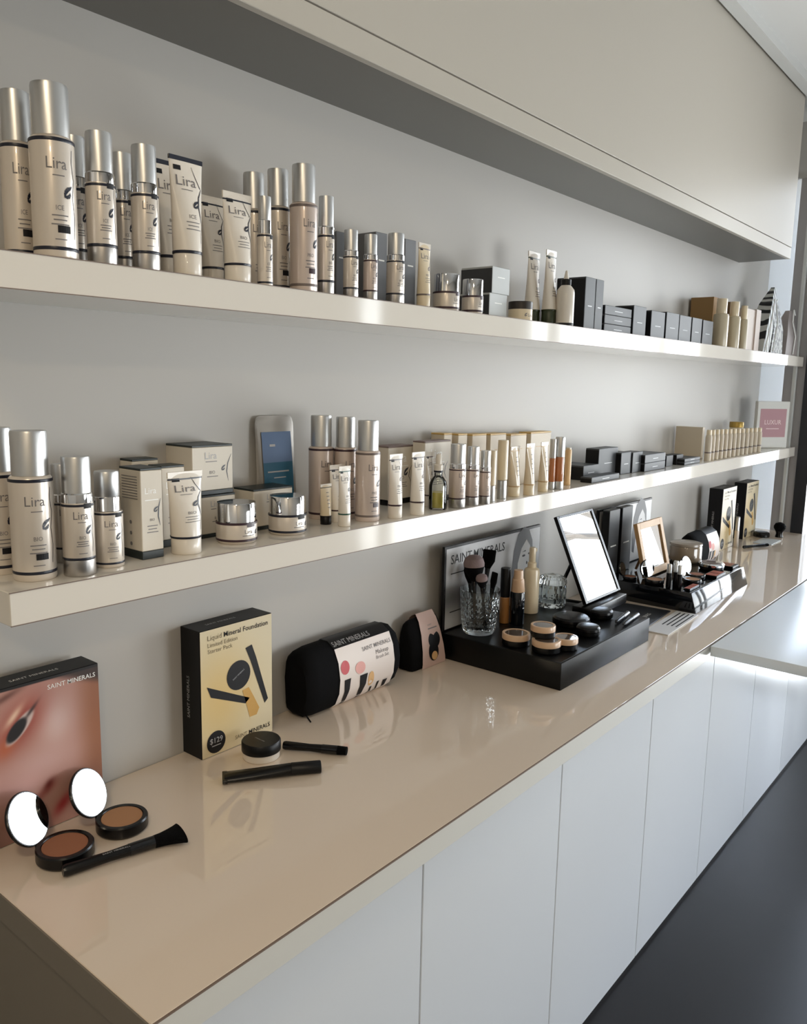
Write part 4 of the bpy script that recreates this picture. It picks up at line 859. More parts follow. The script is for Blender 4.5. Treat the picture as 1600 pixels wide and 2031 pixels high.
def lying_brush(name, label, a, b, r, bl, bw, z, group=None, writing=True, flat=.35):
    a = Vector((a[0], a[1], 0)); b = Vector((b[0], b[1], 0)); d = (b-a); Ln = d.length; rz = math.atan2(d.y, d.x)
    t = thing(name, label, 'brush', (a.x, a.y, z), rz, group)
    hl = Ln-bl
    mtx = Matrix.Translation((0, 0, r*1.02)) @ Matrix.Rotation(math.radians(90), 4, 'Y')
    MB().lathe([(0, 0), (r*.8, .001), (r*.95, .006), (r*.8, hl*.5), (r*.9, hl*.72), (0, hl*.72)], 20, mtx=mtx).build('handle', M['black'], t)
    MB().lathe([(0, hl*.715), (r*.95, hl*.715), (r*1.0, hl), (0, hl)], 20, mtx=mtx).build('ferrule', M['blackgloss'], t)
    S = []
    for k in (0, .25, .6, .9, 1.0):
        w_ = r+(bw-r)*k**1.3; h_ = max(r*(1-.15*k), bw*flat*k); S.append([(hl-.0005+bl*k, w_*math.cos(q), max(.0004, r*1.02+h_*math.sin(q))) for q in (2*PI*i/20 for i in range(20))])
    MB().loft(S).build('bristles', M['bristle'], t)
    if writing:
        L = MB(); text(L, 'SAINT MINERALS', lambda u, v: (hl*.42+u, -r*.55+v, r*1.02+r*.86), 0, 0, width=hl*.3); L.build('lettering', M['silverink'], t, False)
    return t
lying_brush('makeup_brush', 'black brush with flared bristles lying in front of the two open compacts', (.080, -.228), (.270, -.276), .0105, .048, .030, .9003)
lying_brush('makeup_brush', 'black stick brush lying behind the white-based jar near the yellow kit box', (.618, -.150), (.688, -.272), .0098, .02, .0108, .9003, writing=False, flat=.8)

# loose powder jar on the counter
t = thing('powder_jar', 'low white powder jar with black lid in front of the yellow kit box', 'jar', (.566, -.140, .9003))
MB().lathe([(0, 0), (.037, 0), (.0385, .002), (.0385, .018), (0, .018)], 48).build('jar_body', M['white'], t)
MB().lathe([(.0405, .0165), (.041, .018), (.041, .036), (.039, .039), (0, .039)], 48).build('lid', M['blacksatin'], t)
L = MB(); text(L, 'SAINT MINERALS', lambda u, v: (-.003-v*.87-.5*(-u)*.0+.0, 0+u, .0393), -.015, 0, width=.03); L.build('lettering', M['silverink'], t, False)

# flat black foundation tube lying on the counter
a = Vector((.447, -.168)); b = Vector((.598, -.284)); d = b-a; Ln = d.length
t = thing('foundation_tube', 'flat black squeeze tube lying in front of the white-based powder jar', 'tube', (a.x, a.y, .9003), math.atan2(d.y, d.x))
S = [[(k*Ln, w_*math.cos(q), h_+h_*math.sin(q)) for q in (2*PI*i/24 for i in range(24))] for k, w_, h_ in ((0, .0195, .0075), (.04, .0195, .008), (.3, .018, .0095), (.55, .0155, .0115), (.68, .0132, .0125))]
MB().loft(S).build('tube_body', M['black'], t, ang=60)
S = [[(k*Ln, w_*math.cos(q), w_*1.02+w_*math.sin(q)) for q in (2*PI*i/24 for i in range(24))] for k, w_ in ((.681, .0122), (.69, .0127), (.99, .0127), (1, .0122))]
MB().loft(S).build('cap', M['blacksatin'], t)
MB().bbox(-.004, .006, -.0202, .0202, .0035, .0115, .0008, 1).build('crimp', M['black'], t)

# ------------------------------------------------------------------ brush bags
SEC = [(-.004, .006), (.0, .02), (.004, .10), (-.002, .150), (-.020, .168), (-.045, .168), (-.068, .152), (-.082, .120), (-.088, .080), (-.085, .045), (-.072, .015), (-.055, .0), (-.02, .0)]
def sec_at(x, s, off=0.0, k=1.0, kz=1.0):
    cy, cz = -.042, .08
    out = []
    for y, z in SEC:
        dy, dz = y-cy, z-cz; Ld = math.hypot(dy, dz); g = s*(1+off/Ld); out.append((x, (cy+dy*g)*k, max(.0, (cz+dz*g))*kz))
    return out
def bag(name, label, loc, w, s0, s1, k, kz, group=None):
    t = thing(name, label, 'cosmetic bag', loc, 0, group)
    MB().loft([sec_at(0, .80, 0, k, kz), sec_at(w*.03, .93, 0, k, kz), sec_at(w*.12, .985, 0, k, kz), sec_at(w*.5, 1, 0, k, kz), sec_at(w*.9, .985, 0, k, kz), sec_at(w*.97, .93, 0, k, kz), sec_at(w, .82, 0, k, kz)]).build('bag_body', M['cloth'], t, ang=50)
    a, b = sec_at(w*s0, 1.0, .0015, k, kz), sec_at(w*s1, 1.0, .0015, k, kz)
    def strip(i0, i1, sub=8):
        v = []; f = []
        pts = list(range(i0, i1+1)); n = len(pts)
        for i in pts: v += [a[i], b[i]]
        for q in range(n-1): f.append((2*q, 2*q+1, 2*q+3, 2*q+2))
        return MB().add(v, f)
    strip(2, 6).build('sleeve_top', M['blackcard'], t, ang=50)
    sf = strip(6, 11).build('sleeve_front', M['whitecard'], t, ang=60)
    # point on the sleeve: u along the width 0..1, q down the front 0..1
    def sp(u, q, off=.0008):
        segs = [(a[i], b[i]) for i in range(6, 12)]; ln = [0]
        for i in range(5): ln.append(ln[-1]+math.hypot(segs[i+1][0][1]-segs[i][0][1], segs[i+1][0][2]-segs[i][0][2]))
        tq = max(0, min(.9999, q))*ln[-1]; i = 0
        while i < 4 and ln[i+1] < tq: i += 1
        kk = (tq-ln[i])/(ln[i+1]-ln[i]); p0 = Vector(segs[i][0]).lerp(Vector(segs[i+1][0]), kk); p1 = Vector(segs[i][1]).lerp(Vector(segs[i+1][1]), kk)
        dv = Vector(segs[i+1][0])-Vector(segs[i][0]); nrm = Vector((0, dv.z, -dv.y)).normalized()
        if nrm.y > 0: nrm = -nrm
        return (p0.lerp(p1, u)+nrm*off)[:], ln[-1]
    H_ = sp(0, 0)[1]; wS = w*(s1-s0)
    mp = lambda x, v: sp(x/wS, 1-v/H_)[0]        # metres across, metres up
    return t, mp, wS, H_, sf
def bag_prints(t, mp, wS, H_, words=True):
    R_ = MB(); B_ = MB(); S_ = MB(); I = MB()
    def brush(u, v0, v1, w0, w1, lean=0.0):
        n = 8; D = MB()
        for i in range(n):
            k0, k1 = i/n, (i+1)/n; a0 = w0+(w1-w0)*k0; a1 = w0+(w1-w0)*k1; x0 = u*wS+lean*k0; x1 = u*wS+lean*k1; y0 = (v0+(v1-v0)*k0)*H_; y1 = (v0+(v1-v0)*k1)*H_
            D.add([mp(x0-a0, y0), mp(x0+a0, y0), mp(x1+a1, y1), mp(x1-a1, y1)], [(0, 1, 2, 3)])
        D.build('brush_print', M['dkink'], t, False)
    brush(.13, .06, .52, .006, .011); brush(.40, .06, .50, .007, .014, .004); brush(.60, .05, .22, .003, .004); brush(.72, .05, .28, .003, .004); brush(.86, .10, .26, .005, .009)
    def blob(MBx, u, v, a_, b_):
        pts = ell(u*wS, v*H_, a_, b_, 20); c = mp(u*wS, v*H_); o = [mp(*p) for p in pts]; MBx.add([c]+o, [(0, i+1, (i+1) % 20+1) for i in range(20)])
    blob(R_, .10, .70, .015, .017); blob(B_, .36, .62, .018, .015); blob(S_, .56, .38, .011, .020)
    R_.build('powder_print', M['rose'], t, False); B_.build('powder_print', M['blush'], t, False); S_.build('powder_print', M['sand'], t, False)
    if words:
        text(I, 'SAINT MINERALS', mp, wS*.44, H_*.84, width=wS*.53, bold=.01)
        text(I, 'Makeup', mp, wS*.66, H_*.73, width=wS*.24); text(I, 'Brush Set', mp, wS*.66, H_*.655, width=wS*.24)
        I.build('lettering', M['ink'], t, False)
t, mp, wS, H_, sf = bag('brush_bag', 'black cosmetic bag in white brush set sleeve beside the yellow kit box', (.745, -.012, .9003), .335, .30, .90, 1.0, .98)
bag_prints(sf, mp, wS, H_)
L = MB(); text(L, 'SAINT MINERALS', lambda u, v: (.105+u, -.0635+v, .1665), 0, 0, width=.13); L.build('lettering', M['silverink'], t, False)
for o in t.children:
    if o.name.startswith('lettering') and len(o.data.vertices) and max(p.co.z for p in o.data.vertices) > .165 and min(p.co.z for p in o.data.vertices) > .165:
        for p in o.data.vertices: p.co.z = (.168-(max(0, -.045-p.co.y))*.70)*.98+.0022
MB().rod((.014, -.060, .012), (.008, -.084, .002), .0018).build('zip_pull', M['black'], t)
t, mp, wS, H_, sf = bag('brush_bag', 'smaller black cosmetic bag with white sleeve, far end beyond the far tray', (2.925, -.128, .9003), .275, .48, .97, .95, .96)
bag_prints(sf, mp, wS, H_, False)
# small pouch with pink sleeve
t = thing('sponge_pouch', 'small rounded black pouch in a pink sleeve against the near tray', 'pouch', (1.165, -.012, .9003))
def dsec(x, s): return [(x, -.0245+(y+.0245)*s, .06+(z-.06)*s if z > 0 else (1-s)*.01) for y, z in [(0, 0), (.0, .07), (-.004, .11), (-.012, .135), (-.022, .142), (-.034, .128), (-.046, .095), (-.055, .05), (-.058, .015), (-.052, 0)]]
MB().loft([dsec(0, .72), dsec(.006, .9), dsec(.02, .98), dsec(.07, 1), dsec(.128, .98), dsec(.14, .88)]).build('pouch_body', M['cloth'], t, ang=50)
v = []; f = []
fr = [(.005, .118, .0005), (-.004, .137, 0), (-.012, .145, 0), (-.024, .150, 0), (-.037, .131, 0), (-.0495, .096, 0), (-.0585, .05, 0), (-.0615, .015, 0), (-.0605, .0005, 0)]
n0 = len(fr)
for i, (y, z, _) in enumerate(fr):
    k = min(1, max(0, (z/.15))); v += [(.036+.022*(k)*.5, y, z), (.143-.022*k, y, z)]
for i in range(n0-1): f.append((2*i, 2*i+1, 2*i+3, 2*i+2))
MB().add(v, f).build('sleeve', M['pinkcard'], t, ang=60)
pm = lambda u, q: (u, -.0625-.0005+(max(0, q-.03))*.27 if q < .10 else -.0440+(q-.10)*.41, q)
pm = lambda u, q: (u, [(-.0630), ][0]+ (0 if q < .02 else (q-.02)*.13 if q < .05 else .0039+(q-.05)*.21 if q < .096 else .0136+(q-.096)*.37), q)
def fan(MBx, c, a_, b_): pts = ell(c[0], c[1], a_, b_, 24); MBx.add([pm(*c)]+[pm(*p) for p in pts], [(0, i+1, (i+1) % 24+1) for i in range(24)])
A = MB(); fan(A, (.096, .073), .026, .024); fan(A, (.088, .042), .022, .026); A.build('sponge_print', M['dkink'], t, False)
A = MB(); pmo = pm; pm = lambda u, q: (pmo(u, q)[0], pmo(u, q)[1]-.0006, q); fan(A, (.090, .030), .013, .012); A.build('sponge_print', M['sand'], t, False)
A = MB(); text(A, 'SAINT', pm, .078, .113, width=.018); dash(A, pm, .076, .116, .104, .003); A.build('lettering', M['ink'], t, False)

# ------------------------------------------------------------------ display trays
def tray(label, x0, x1, y0, y1, h, m_, lean=0.0):
    t = thing('display_tray', label, 'display tray', ((x0+x1)/2, (y0+y1)/2, .9003)); a, b = (x1-x0)/2, (y1-y0)/2
    k = MB().bbox(-a, a, -b, b, 0, h-.0012, .0015, 2); k.v = [(x, y+lean*z/h if y < 0 else y, z) for x, y, z in k.v]; k.build('tray_body', m_, t)
    MB().bbox(-a+.006, a-.006, -b+.006+lean, b-.006, h-.0013, h-.0008, .0002, 1).build('tray_top', m_, t)
    return t
tray('near glossy black display tray carrying the brush tumbler and leaning mirror', 1.322, 1.887, -.432, -.036, .0747, M['blackmid'])
tray('far glossy black display tray carrying palettes and the wood framed mirror', 2.288, 2.868, -.437, -.03, .0717, M['blackgloss'], .022)

def lady(t, x, z, s, y):
    """small grey portrait printed on a card"""
    mk = lambda off: front_map(y, off)
    A = MB(); A.poly([(x+u*s, z+v*s) for u, v in [(-.40, -.75), (-.46, -.3), (-.40, .12), (-.25, .45), (0, .60), (.22, .52), (.38, .25), (.42, -.1), (.34, -.2), (.1, .2), (-.2, -.3), (-.28, -.8)]], mk(.0006)); A.build('hair_print', M['hairgrey'], t, False)
    A = MB(); A.poly([(x+u*s, z+v*s) for u, v in [(-.22, -.62), (-.22, -.2), (-.08, .12), (.12, .30), (.28, .14), (.36, -.1), (.33, -.4), (.18, -.62), (.02, -.72)]], mk(.0008)); A.build('face_print', M['paleface'], t, False)
    A = MB()
    for cx, cz, a_, b_ in ((.02, -.06, .07, .025), (.25, -.04, .05, .022), (.16, -.24, .025, .04), (.14, -.42, .08, .03)): A.poly(ell(x+cx*s, z+cz*s, a_*s, b_*s, 14), mk(.0010))
    A.poly([(x-.06*s, z+.03*s), (x+.1*s, z+.06*s), (x+.1*s, z+.03*s)], mk(.0010)); A.build('feature_print', M['dkink'], t, False)
def card(label, x0, x1, z0, z1, y, words, px, pz, ps):
    t = thing('display_card', label, 'display card', (0, 0, 0))
    MB().bbox(x0, x1, y-.001, y+.008, z0, z1, .001, 1).build('backing_board', M['blacksatin'], t)
    def g(x, z):
        q = (z-z0)/(z1-z0); c = mixc([206, 206, 206], [176, 176, 178] if words else [205, 206, 208], q); c = mixc(c, [92, 92, 94] if words else [196, 198, 200], .85*math.exp(-((q-.38)/.16)**2)*(1-.55*(x-x0)/(x1-x0))); return c
    sheet('card_print', x0+.008, x1-.004, z0+.004, z1-.008, y-.0018, g, t, 24, 40)
    if words:
        L = MB(); fm_ = front_map(y-.0018, .0006); text(L, 'SAINT', fm_, x0+.03, z1-.055, width=.105); text(L, 'MINERALS', fm_, x0+.145, z1-.055, width=.17, bold=.01); L.build('lettering', M['dkink'], t, False); L = MB(); dash(L, fm_, x0+.03, x0+.14, z1-.085, .003); L.build('lettering', M['dkink'], t, False); L = MB(); dash(L, fm_, x0+.03, x0+.12, z0+.05, .003); L.build('lettering', M['dkink'], t, False)
    lady(t, px, pz, ps, y-.0018)
    return t
card('grey display card with woman portrait standing at the back of the near tray', 1.326, 1.862, .9755, 1.224, -.046, True, 1.755, 1.142, .145)
card('pale portrait display card at the back of the far tray behind dark boxes', 2.300, 2.800, .9725, 1.222, -.042, False, 2.685, 1.135, .16)

# leaning mirror on the near tray
t = thing('table_mirror', 'tall black framed mirror leaning on a flat black base on the near tray', 'mirror', (1.892, -.2685, .9753))
MB().bbox(-.150, .110, -.035, .03, 0, .030, .003, 2).build('base', M['black'], t)
tl = math.atan2(.1185, .262)
mt = Matrix.Translation((0, 0, .033)) @ Matrix.Rotation(-tl, 4, 'X')
def tbox(x0, x1, y0, y1, z0, z1, b=.001):
    k = MB().bbox(x0, x1, y0, y1, z0, z1, b, 1); k.v = [(mt @ Vector(p))[:] for p in k.v]; return k
Hm = .288
k = tbox(-.124, -.108, -.006, .006, 0, Hm)
for q in (tbox(.110, .124, -.006, .006, 0, Hm), tbox(-.108, .110, -.006, .006, 0, .008), tbox(-.108, .110, -.006, .006, Hm-.008, Hm), tbox(-.108, .110, .002, .006, .008, Hm-.008)): k.add(q.v, q.f)
k.build('frame', M['black'], t); tbox(-.109, .111, -.0025, .0015, .007, Hm-.007, .0002).build('mirror_glass', M['mirror'], t)
MB().rod((-.03, .09, .160), (-.03, .155, .003), .006).rod((-.03, .155, .006), (-.03, .028, .012), .005).build('support_leg', M['black'], t)

# brushes standing in the tumbler
def standing(label, foot, top, r, head, hl, hw, mt_):
    a, b = Vector(foot), Vector(top); q = (b-a).to_track_quat('Z', 'Y'); t = thing('makeup_brush', label, 'brush', a, 0, 'brushes in the cut glass tumbler'); t.rotation_mode = 'QUATERNION'; t.rotation_quaternion = q; Ln = (b-a).length
    MB().lathe([(0, 0), (r*.6, .001), (r, Ln*.35), (r*.8, Ln-hl-.03), (0, Ln-hl-.03)], 16).build('handle', M['black'], t)
    MB().lathe([(0, Ln-hl-.031), (r*.85, Ln-hl-.031), (r*1.25, Ln-hl), (0, Ln-hl)], 16).build('ferrule', M['blackgloss'], t)
    if head == 'dome':
        q1 = .42
        MB().lathe([(0, Ln-hl), (r*1.25, Ln-hl), (hw*.82, Ln-hl*.66), (hw*.98, Ln-hl*q1), (0, Ln-hl*q1)], 24).build('bristles', M['bristle'], t)
        MB().lathe([(0, Ln-hl*q1+.0004), (hw*.98, Ln-hl*q1+.0004), (hw, Ln-hl*.30), (hw*.86, Ln-hl*.12), (hw*.5, Ln-.001), (0, Ln)], 24).build('bristle_tips', mt_, t)
    else: S = [[(w_*math.cos(p), d_*math.sin(p), z) for p in (2*PI*i/20 for i in range(20))] for z, w_, d_ in ((Ln-hl-.0005, r*1.2, r*1.2), (Ln-hl*.6, hw, hw*.5), (Ln-hl*.05, hw*1.05, hw*.35), (Ln, hw*.95, hw*.3))]; MB().loft(S).build('bristles', mt_, t)
tx, ty = 1.401, -.1204
zb = .995
standing('brush with the largest mauve dome head in the glass tumbler', (tx-.022, ty-.004, zb), (tx-.028, ty+.006, 1.204), .0065, 'dome', .075, .030, M['mauve'])
standing('brush with a small mauve round head low at the tumbler rim', (tx-.008, ty-.026, zb), (tx-.046, ty-.034, 1.158), .005, 'dome', .04, .017, M['mauve'])
standing('flat black brush leaning toward the display card in the tumbler', (tx+.020, ty+.006, zb), (tx+.066, ty+.014, 1.205), .0065, 'flat', .055, .02, M['bristle'])
standing('black dome brush at the middle of the tumbler', (tx-.002, ty+.022, zb), (tx+.014, ty+.048, 1.165), .006, 'dome', .055, .018, M['bristle'])
standing('shorter flat black brush between the dome brushes in the tumbler', (tx+.008, ty-.020, zb), (tx+.030, ty-.030, 1.150), .0055, 'flat', .045, .014, M['bristle'])

def pencil(label, a, b, r, z, group):
    a = Vector((a[0], a[1], 0)); b = Vector((b[0], b[1], 0)); d = b-a; t = thing('makeup_pencil', label, 'pencil', (a.x, a.y, z), math.atan2(d.y, d.x), group); Ln = d.length
    mtx = Matrix.Translation((0, 0, r*1.01)) @ Matrix.Rotation(math.radians(90), 4, 'Y')
    MB().lathe([(0, 0), (r*.3, .001), (r, .014), (r, Ln*.6), (0, Ln*.6)], 14, mtx=mtx).build('pencil_body', M['black'], t)
    MB().lathe([(0, Ln*.601), (r*1.08, Ln*.601), (r*1.08, Ln), (0, Ln)], 14, mtx=mtx).build('cap', M['blackgloss'], t)
pencil('black pencil lying by the front right corner of the near tray', (1.735, -.412), (1.872, -.398), .006, .9753, 'pencils on the near tray')
pencil('black pencil right behind the one at the near tray corner', (1.742, -.385), (1.868, -.368), .006, .9753, 'pencils on the near tray')
t = thing('leaflet', 'dark leaflet lying between the two black trays', 'leaflet', (2.085, -.27, .9003), math.radians(4))
MB().bbox(-.165, .165, -.10, .10, 0, .004, .0005, 1).build('sheet', M['brochure'], t)
L = MB(); text(L, 'SAINT MINERALS', lambda u, v: (u, v, .0044), -.07, -.06, width=.15); L.build('lettering', M['foil'], t, False)
t = thing('leaflet', 'white printed leaflet lying in front of the dark leaflet between trays', 'leaflet', (2.125, -.415, .9003), math.radians(2))
MB().bbox(-.15, .15, -.040, .036, 0, .004, .0005, 1).build('sheet', M['paper'], t)
L = MB()
for i in range(4): dash(L, lambda u, v: (u, v, .0044), -.05, .13, -.032+.015*i, .005)
L.build('lettering', M['dkink'], t, False)

# ------------------------------------------------------------------ things on the far tray
ZT = .9723
for i, (bx0, w_) in enumerate(((2.300, .088), (2.412, .092))):
    o = carton('black_carton', 'box', (w_, .028, .252), M['charcard'], side=M['blackcard'], marks=line_mark(M['foil'], .44, .55)); o.location = (bx0+w_/2, -.075, ZT)
    o['label'] = ['upright dark box on the far tray, nearest the leaning mirror', 'upright dark box on the far tray, against the pale portrait'][i]; o['group'] = 'upright dark boxes on the far tray'
t = thing('wood_mirror', 'small pale wood framed mirror standing on the far tray', 'mirror', (2.495, -.205, ZT))
tl = math.radians(14); mt = Matrix.Translation((0, 0, .0022)) @ Matrix.Rotation(-tl, 4, 'X'); Hm = .205
k = tbox(-.118, -.092, -.008, .008, 0, Hm)
for q in (tbox(.092, .118, -.008, .008, 0, Hm), tbox(-.092, .092, -.008, .008, 0, .026), tbox(-.092, .092, -.008, .008, Hm-.026, Hm), tbox(-.092, .092, .003, .008, .026, Hm-.026)): k.add(q.v, q.f)
k.build('frame', M['wood'], t); tbox(-.093, .093, -.002, .0025, .025, Hm-.025, .0002).build('mirror_glass', M['mirror'], t)
MB().rod((0, .042, .12), (0, .085, .004), .005).build('support_leg', M['woodside'], t)
G = 'small open compacts on the far tray'
open_compact((2.335, -.262, ZT), math.radians(-22), .034, M['powder'], 'small open compact with pale mirror left of the wood framed mirror', 8, 'eyeshadow_compact', G)
open_compact((2.330, -.170, ZT), math.radians(2), .026, M['powder2'], 'small open compact at the back beside the upright dark boxes', 14, 'eyeshadow_compact', G)
open_compact((2.440, -.362, ZT), math.radians(1), .033, M['powder'], 'small open compact with bright mirror beside the upright lip glosses', 14, 'eyeshadow_compact', G)
open_compact((2.530, -.345, ZT), math.radians(-8), .033, M['powder2'], 'small open compact with warm cream mirror, toward the round silver compact', 18, 'eyeshadow_compact', G)
first_g = None
for i, (gx, gy) in enumerate(((2.305, -.325), (2.336, -.338), (2.376, -.322), (2.310, -.362))):
    if first_g is None:
        t = first_g = thing('lip_gloss', 'x', 'lip gloss'); MB().lathe([(0, 0), (.0085, 0), (.009, .001), (.009, .055), (0, .055)], 20).build('gloss_tube', M['black'], t); MB().lathe([(0, .0555), (.0085, .0555), (.0085, .084), (.007, .087), (0, .087)], 20).build('cap', M['silver'], t); bpy.context.view_layer.update(); KIDS[t.name] = list(t.children)
    else: t = dup(first_g)
    t.location = (gx, gy, ZT); t['group'] = 'upright lip glosses on the far tray'
    t['label'] = ['upright lip gloss with silver cap, first from the near end of the far tray', 'upright lip gloss with silver cap, second from the near end, in the middle', 'upright lip gloss with silver cap closest to the wood framed mirror', 'upright lip gloss with silver cap closest to the front edge of the far tray'][i]
def palette(label, x, y, w_, d_, n, m_):
    t = thing('blush_palette', label, 'palette', (x, y, ZT), 0, 'flat palettes on the far tray')
    MB().bbox(-w_/2, w_/2, -d_/2, d_/2, 0, .009, .001, 1).build('case', M['black'], t)
    for i in range(n):
        c = -w_/2+w_*(i+.5)/n; MB().bbox(c-w_/n*.42, c+w_/n*.42, -d_*.4, d_*.4, .0085, .0098, .0003, 1).build('powder_pan', m_, t)
palette('flat black palette with terracotta pans at the front of the far tray', 2.350, -.392, .09, .024, 3, M['redpowder'])
palette('flat black palette with brown pans at the right end of the far tray', 2.818, -.335, .07, .13, 2, M['powder2'])
palette('flat black palette with terracotta pans between open compacts and round silver compact', 2.620, -.383, .10, .05, 2, M['redpowder'])

# ------------------------------------------------------------------ far end of the counter
t = thing('lip_gloss_wand', 'tall slim silver wand tube standing before the nearer far-end kit box', 'lip gloss', (3.635, -.150, .9003))
MB().lathe([(0, 0), (.0105, 0), (.011, .002), (.011, .085), (0, .085)], 20).build('gloss_tube', M['pearl'], t); MB().lathe([(0, .0855), (.010, .0855), (.010, .150), (.008, .154), (0, .154)], 20).build('cap', M['silver'], t)
t = thing('powder_compact', 'flat black compact at the far counter end beside the domed brush', 'compact', (4.035, -.158, .9003))
MB().lathe([(0, 0), (.038, 0), (.041, .003), (.041, .014), (0, .014)], 32).build('case', M['black'], t); MB().lathe([(.0405, .0145), (.041, .016), (.038, .024), (.03, .028), (0, .029)], 32).build('lid', M['black'], t)
t = thing('kabuki_brush', 'short black domed brush standing at the far counter end', 'brush', (4.09, -.232, .9003))
MB().lathe([(0, 0), (.019, 0), (.02, .002), (.016, .02), (.02, .034), (0, .034)], 24).build('handle', M['black'], t); MB().lathe([(0, .0335), (.02, .034), (.029, .048), (.03, .06), (.022, .074), (.008, .08), (0, .08)], 24).build('bristles', M['bristle'], t)
t = thing('card', 'pale card lying flat at the far counter end', 'card', (3.90, -.225, .9003)); MB().bbox(-.085, .085, -.045, .045, 0, .004, .0006, 1).build('sheet', M['pale'], t)
lying_brush('makeup_brush', 'thin black brush lying before the pale card at the far counter end', (3.62, -.190), (3.775, -.262), .008, .02, .009, .9003, writing=False, flat=.8)

# framed sign and patterned bags at the far ends of the shelves
t = thing('framed_sign', 'dusty pink sign in a pale frame at the far end of the lower shelf', 'sign', (4.072, -.146, 1.3727), math.atan2(-.11, .16))
MB().bbox(-.100, .100, -.012, .012, 0, .245, .002, 1).build('frame', M['signframe'], t)
MB().box(-.082, .082, -.0128, -.011, .058, .206).build('sign_panel', M['signpink'], t, smooth=False)
L = MB(); fm_ = front_map(-.0128, .0006); text(L, 'LUXUR', fm_, 0, .125, width=.105, align='c', bold=.01); dash(L, fm_, -.04, .04, .100, .004); L.build('lettering', M['signlight'], t, False)
def gift_bag(label, secs, m_, ribbon_pts, group):
    t = thing('gift_bag', label, 'bag', (secs[0][0], -.15, 1.8543), 0, group); x_ = secs[0][0]
    MB().loft([[(a-x_, -d_, z), (b-x_, -d_, z), (b-x_, d_, z), (a-x_, d_, z)] for a, b, d_, z in secs]).build('bag_body', m_, t, smooth=False)
    R_ = MB()
    for p, q in zip(ribbon_pts, ribbon_pts[1:]): R_.rod((p[0]-x_, p[1], p[2]), (q[0]-x_, q[1], q[2]), .0035, n=8)
    R_.build('drawstring', M['ribbon'], t)
G = 'patterned bags at the far end of the upper shelf'
gift_bag('tallest black and white striped bag leaning at the upper shelf far end', [(3.64, 3.74, .045, 0), (3.69, 3.79, .043, .12), (3.78, 3.85, .030, .24), (3.875, 3.90, .008, .325)], M['zebra'], [(3.65, -.053, .01), (3.72, -.052, .16), (3.80, -.036, .26)], G)
gift_bag('leopard print bag between the striped bag and the grey bag', [(3.77, 3.97, .045, 0), (3.80, 3.965, .042, .12), (3.85, 3.95, .028, .20), (3.885, 3.93, .010, .262)], M['leopard'], [(3.778, -.053, .01), (3.83, -.05, .15), (3.875, -.022, .25), (3.90, -.02, .265)], G)
gift_bag('grey satin bag with white ribbon, last on the upper shelf', [(4.03, 4.25, .045, 0), (4.06, 4.25, .040, .10), (4.12, 4.24, .022, .18), (4.17, 4.22, .010, .235)], M['greyfab'], [(4.15, -.05, .008), (4.19, -.046, .10), (4.175, -.03, .175), (4.21, -.022, .24), (4.235, -.024, .215)], G)

# ------------------------------------------------------------------ foil pouch on the lower shelf
t = thing('foil_pouch', 'grey foil stand-up pouch with blue and teal label on the lower shelf', 'pouch', (.722, -.016, 1.3727))
S = [[(w_*c_, d_*.62*s_-lean, z) for c_, s_ in ((-1, -.25), (-.9, -1), (0, -1.15), (.9, -1), (1, -.25), (.9, .6), (0, .75), (-.9, .6))] for z, w_, d_, lean in ((0, .056, .016, 0), (.02, .059, .017, 0), (.10, .057, .012, 0), (.18, .056, .006, -.003), (.215, .056, .0022, -.005), (.228, .052, .0018, -.006), (.232, .046, .0016, -.006))]
MB().loft(S).build('pouch_body', M['pouchgrey'], t, ang=50)
def pf(u, z):
    zz = [0, .02, .10, .18, .215, .232]; yy = [-.0115, -.0122, -.0086, -.0013, .0035, .0049]
    for i in range(5):
        if zz[i] <= z <= zz[i+1]: k = (z-zz[i])/(zz[i+1]-zz[i]); return (u, yy[i]+(yy[i+1]-yy[i])*k-.0012, z)
for nm, m_, z0, z1 in (('label_panel', M['blue'], .130, .197), ('label_panel', M['teal'], .03, .130)):
    A = MB(); st = [z0+(z1-z0)*i/6 for i in range(7)]
    for q, r_ in zip(st, st[1:]): A.add([pf(-.043, q), pf(0, q), pf(.043, q), pf(.043, r_), pf(0, r_), pf(-.043, r_)], [(0, 1, 4, 5), (1, 2, 3, 4)])
    o = A.build(nm, m_, t, False); o.location.y = -.0006
A = MB(); pq = lambda u, z: (pf(u, z)[0], pf(u, z)[1]-.0012, z); dash(A, pq, -.022, -.006, .165, .005); dash(A, pq, -.032, .030, .108, .003); dash(A, pq, -.015, .02, .095, .0022); A.build('lettering', M['silverink'], t, False)

# ------------------------------------------------------------------ bare tree outside the shop window
t = thing('bare_tree', 'bare dark tree standing on the pavement outside the shop window', 'tree', (9.5, -3.2, -.12))
A = MB(); A.rod((0, 0, 0), (.1, .05, 2.6), .12, .09, 10); random.seed(4)
def grow(p, d, L_, r_, k):
    q = p+d*L_; A.rod(p, q, r_, r_*.7, 7)
    if k:
        for _ in range(3 if k > 2 else 2):
            nd = (d+Vector((random.uniform(-.8, .8), random.uniform(-.8, .8), random.uniform(-.2, .6)))).normalized(); grow(q, nd, L_*.75, r_*.62, k-1)
for _ in range(4): grow(Vector((.1, .05, 2.5)), Vector((random.uniform(-.7, .7), random.uniform(-.9, .9), .7)).normalized(), 1.0, .06, 4)
A.build('branches', M['bark'], t, False)

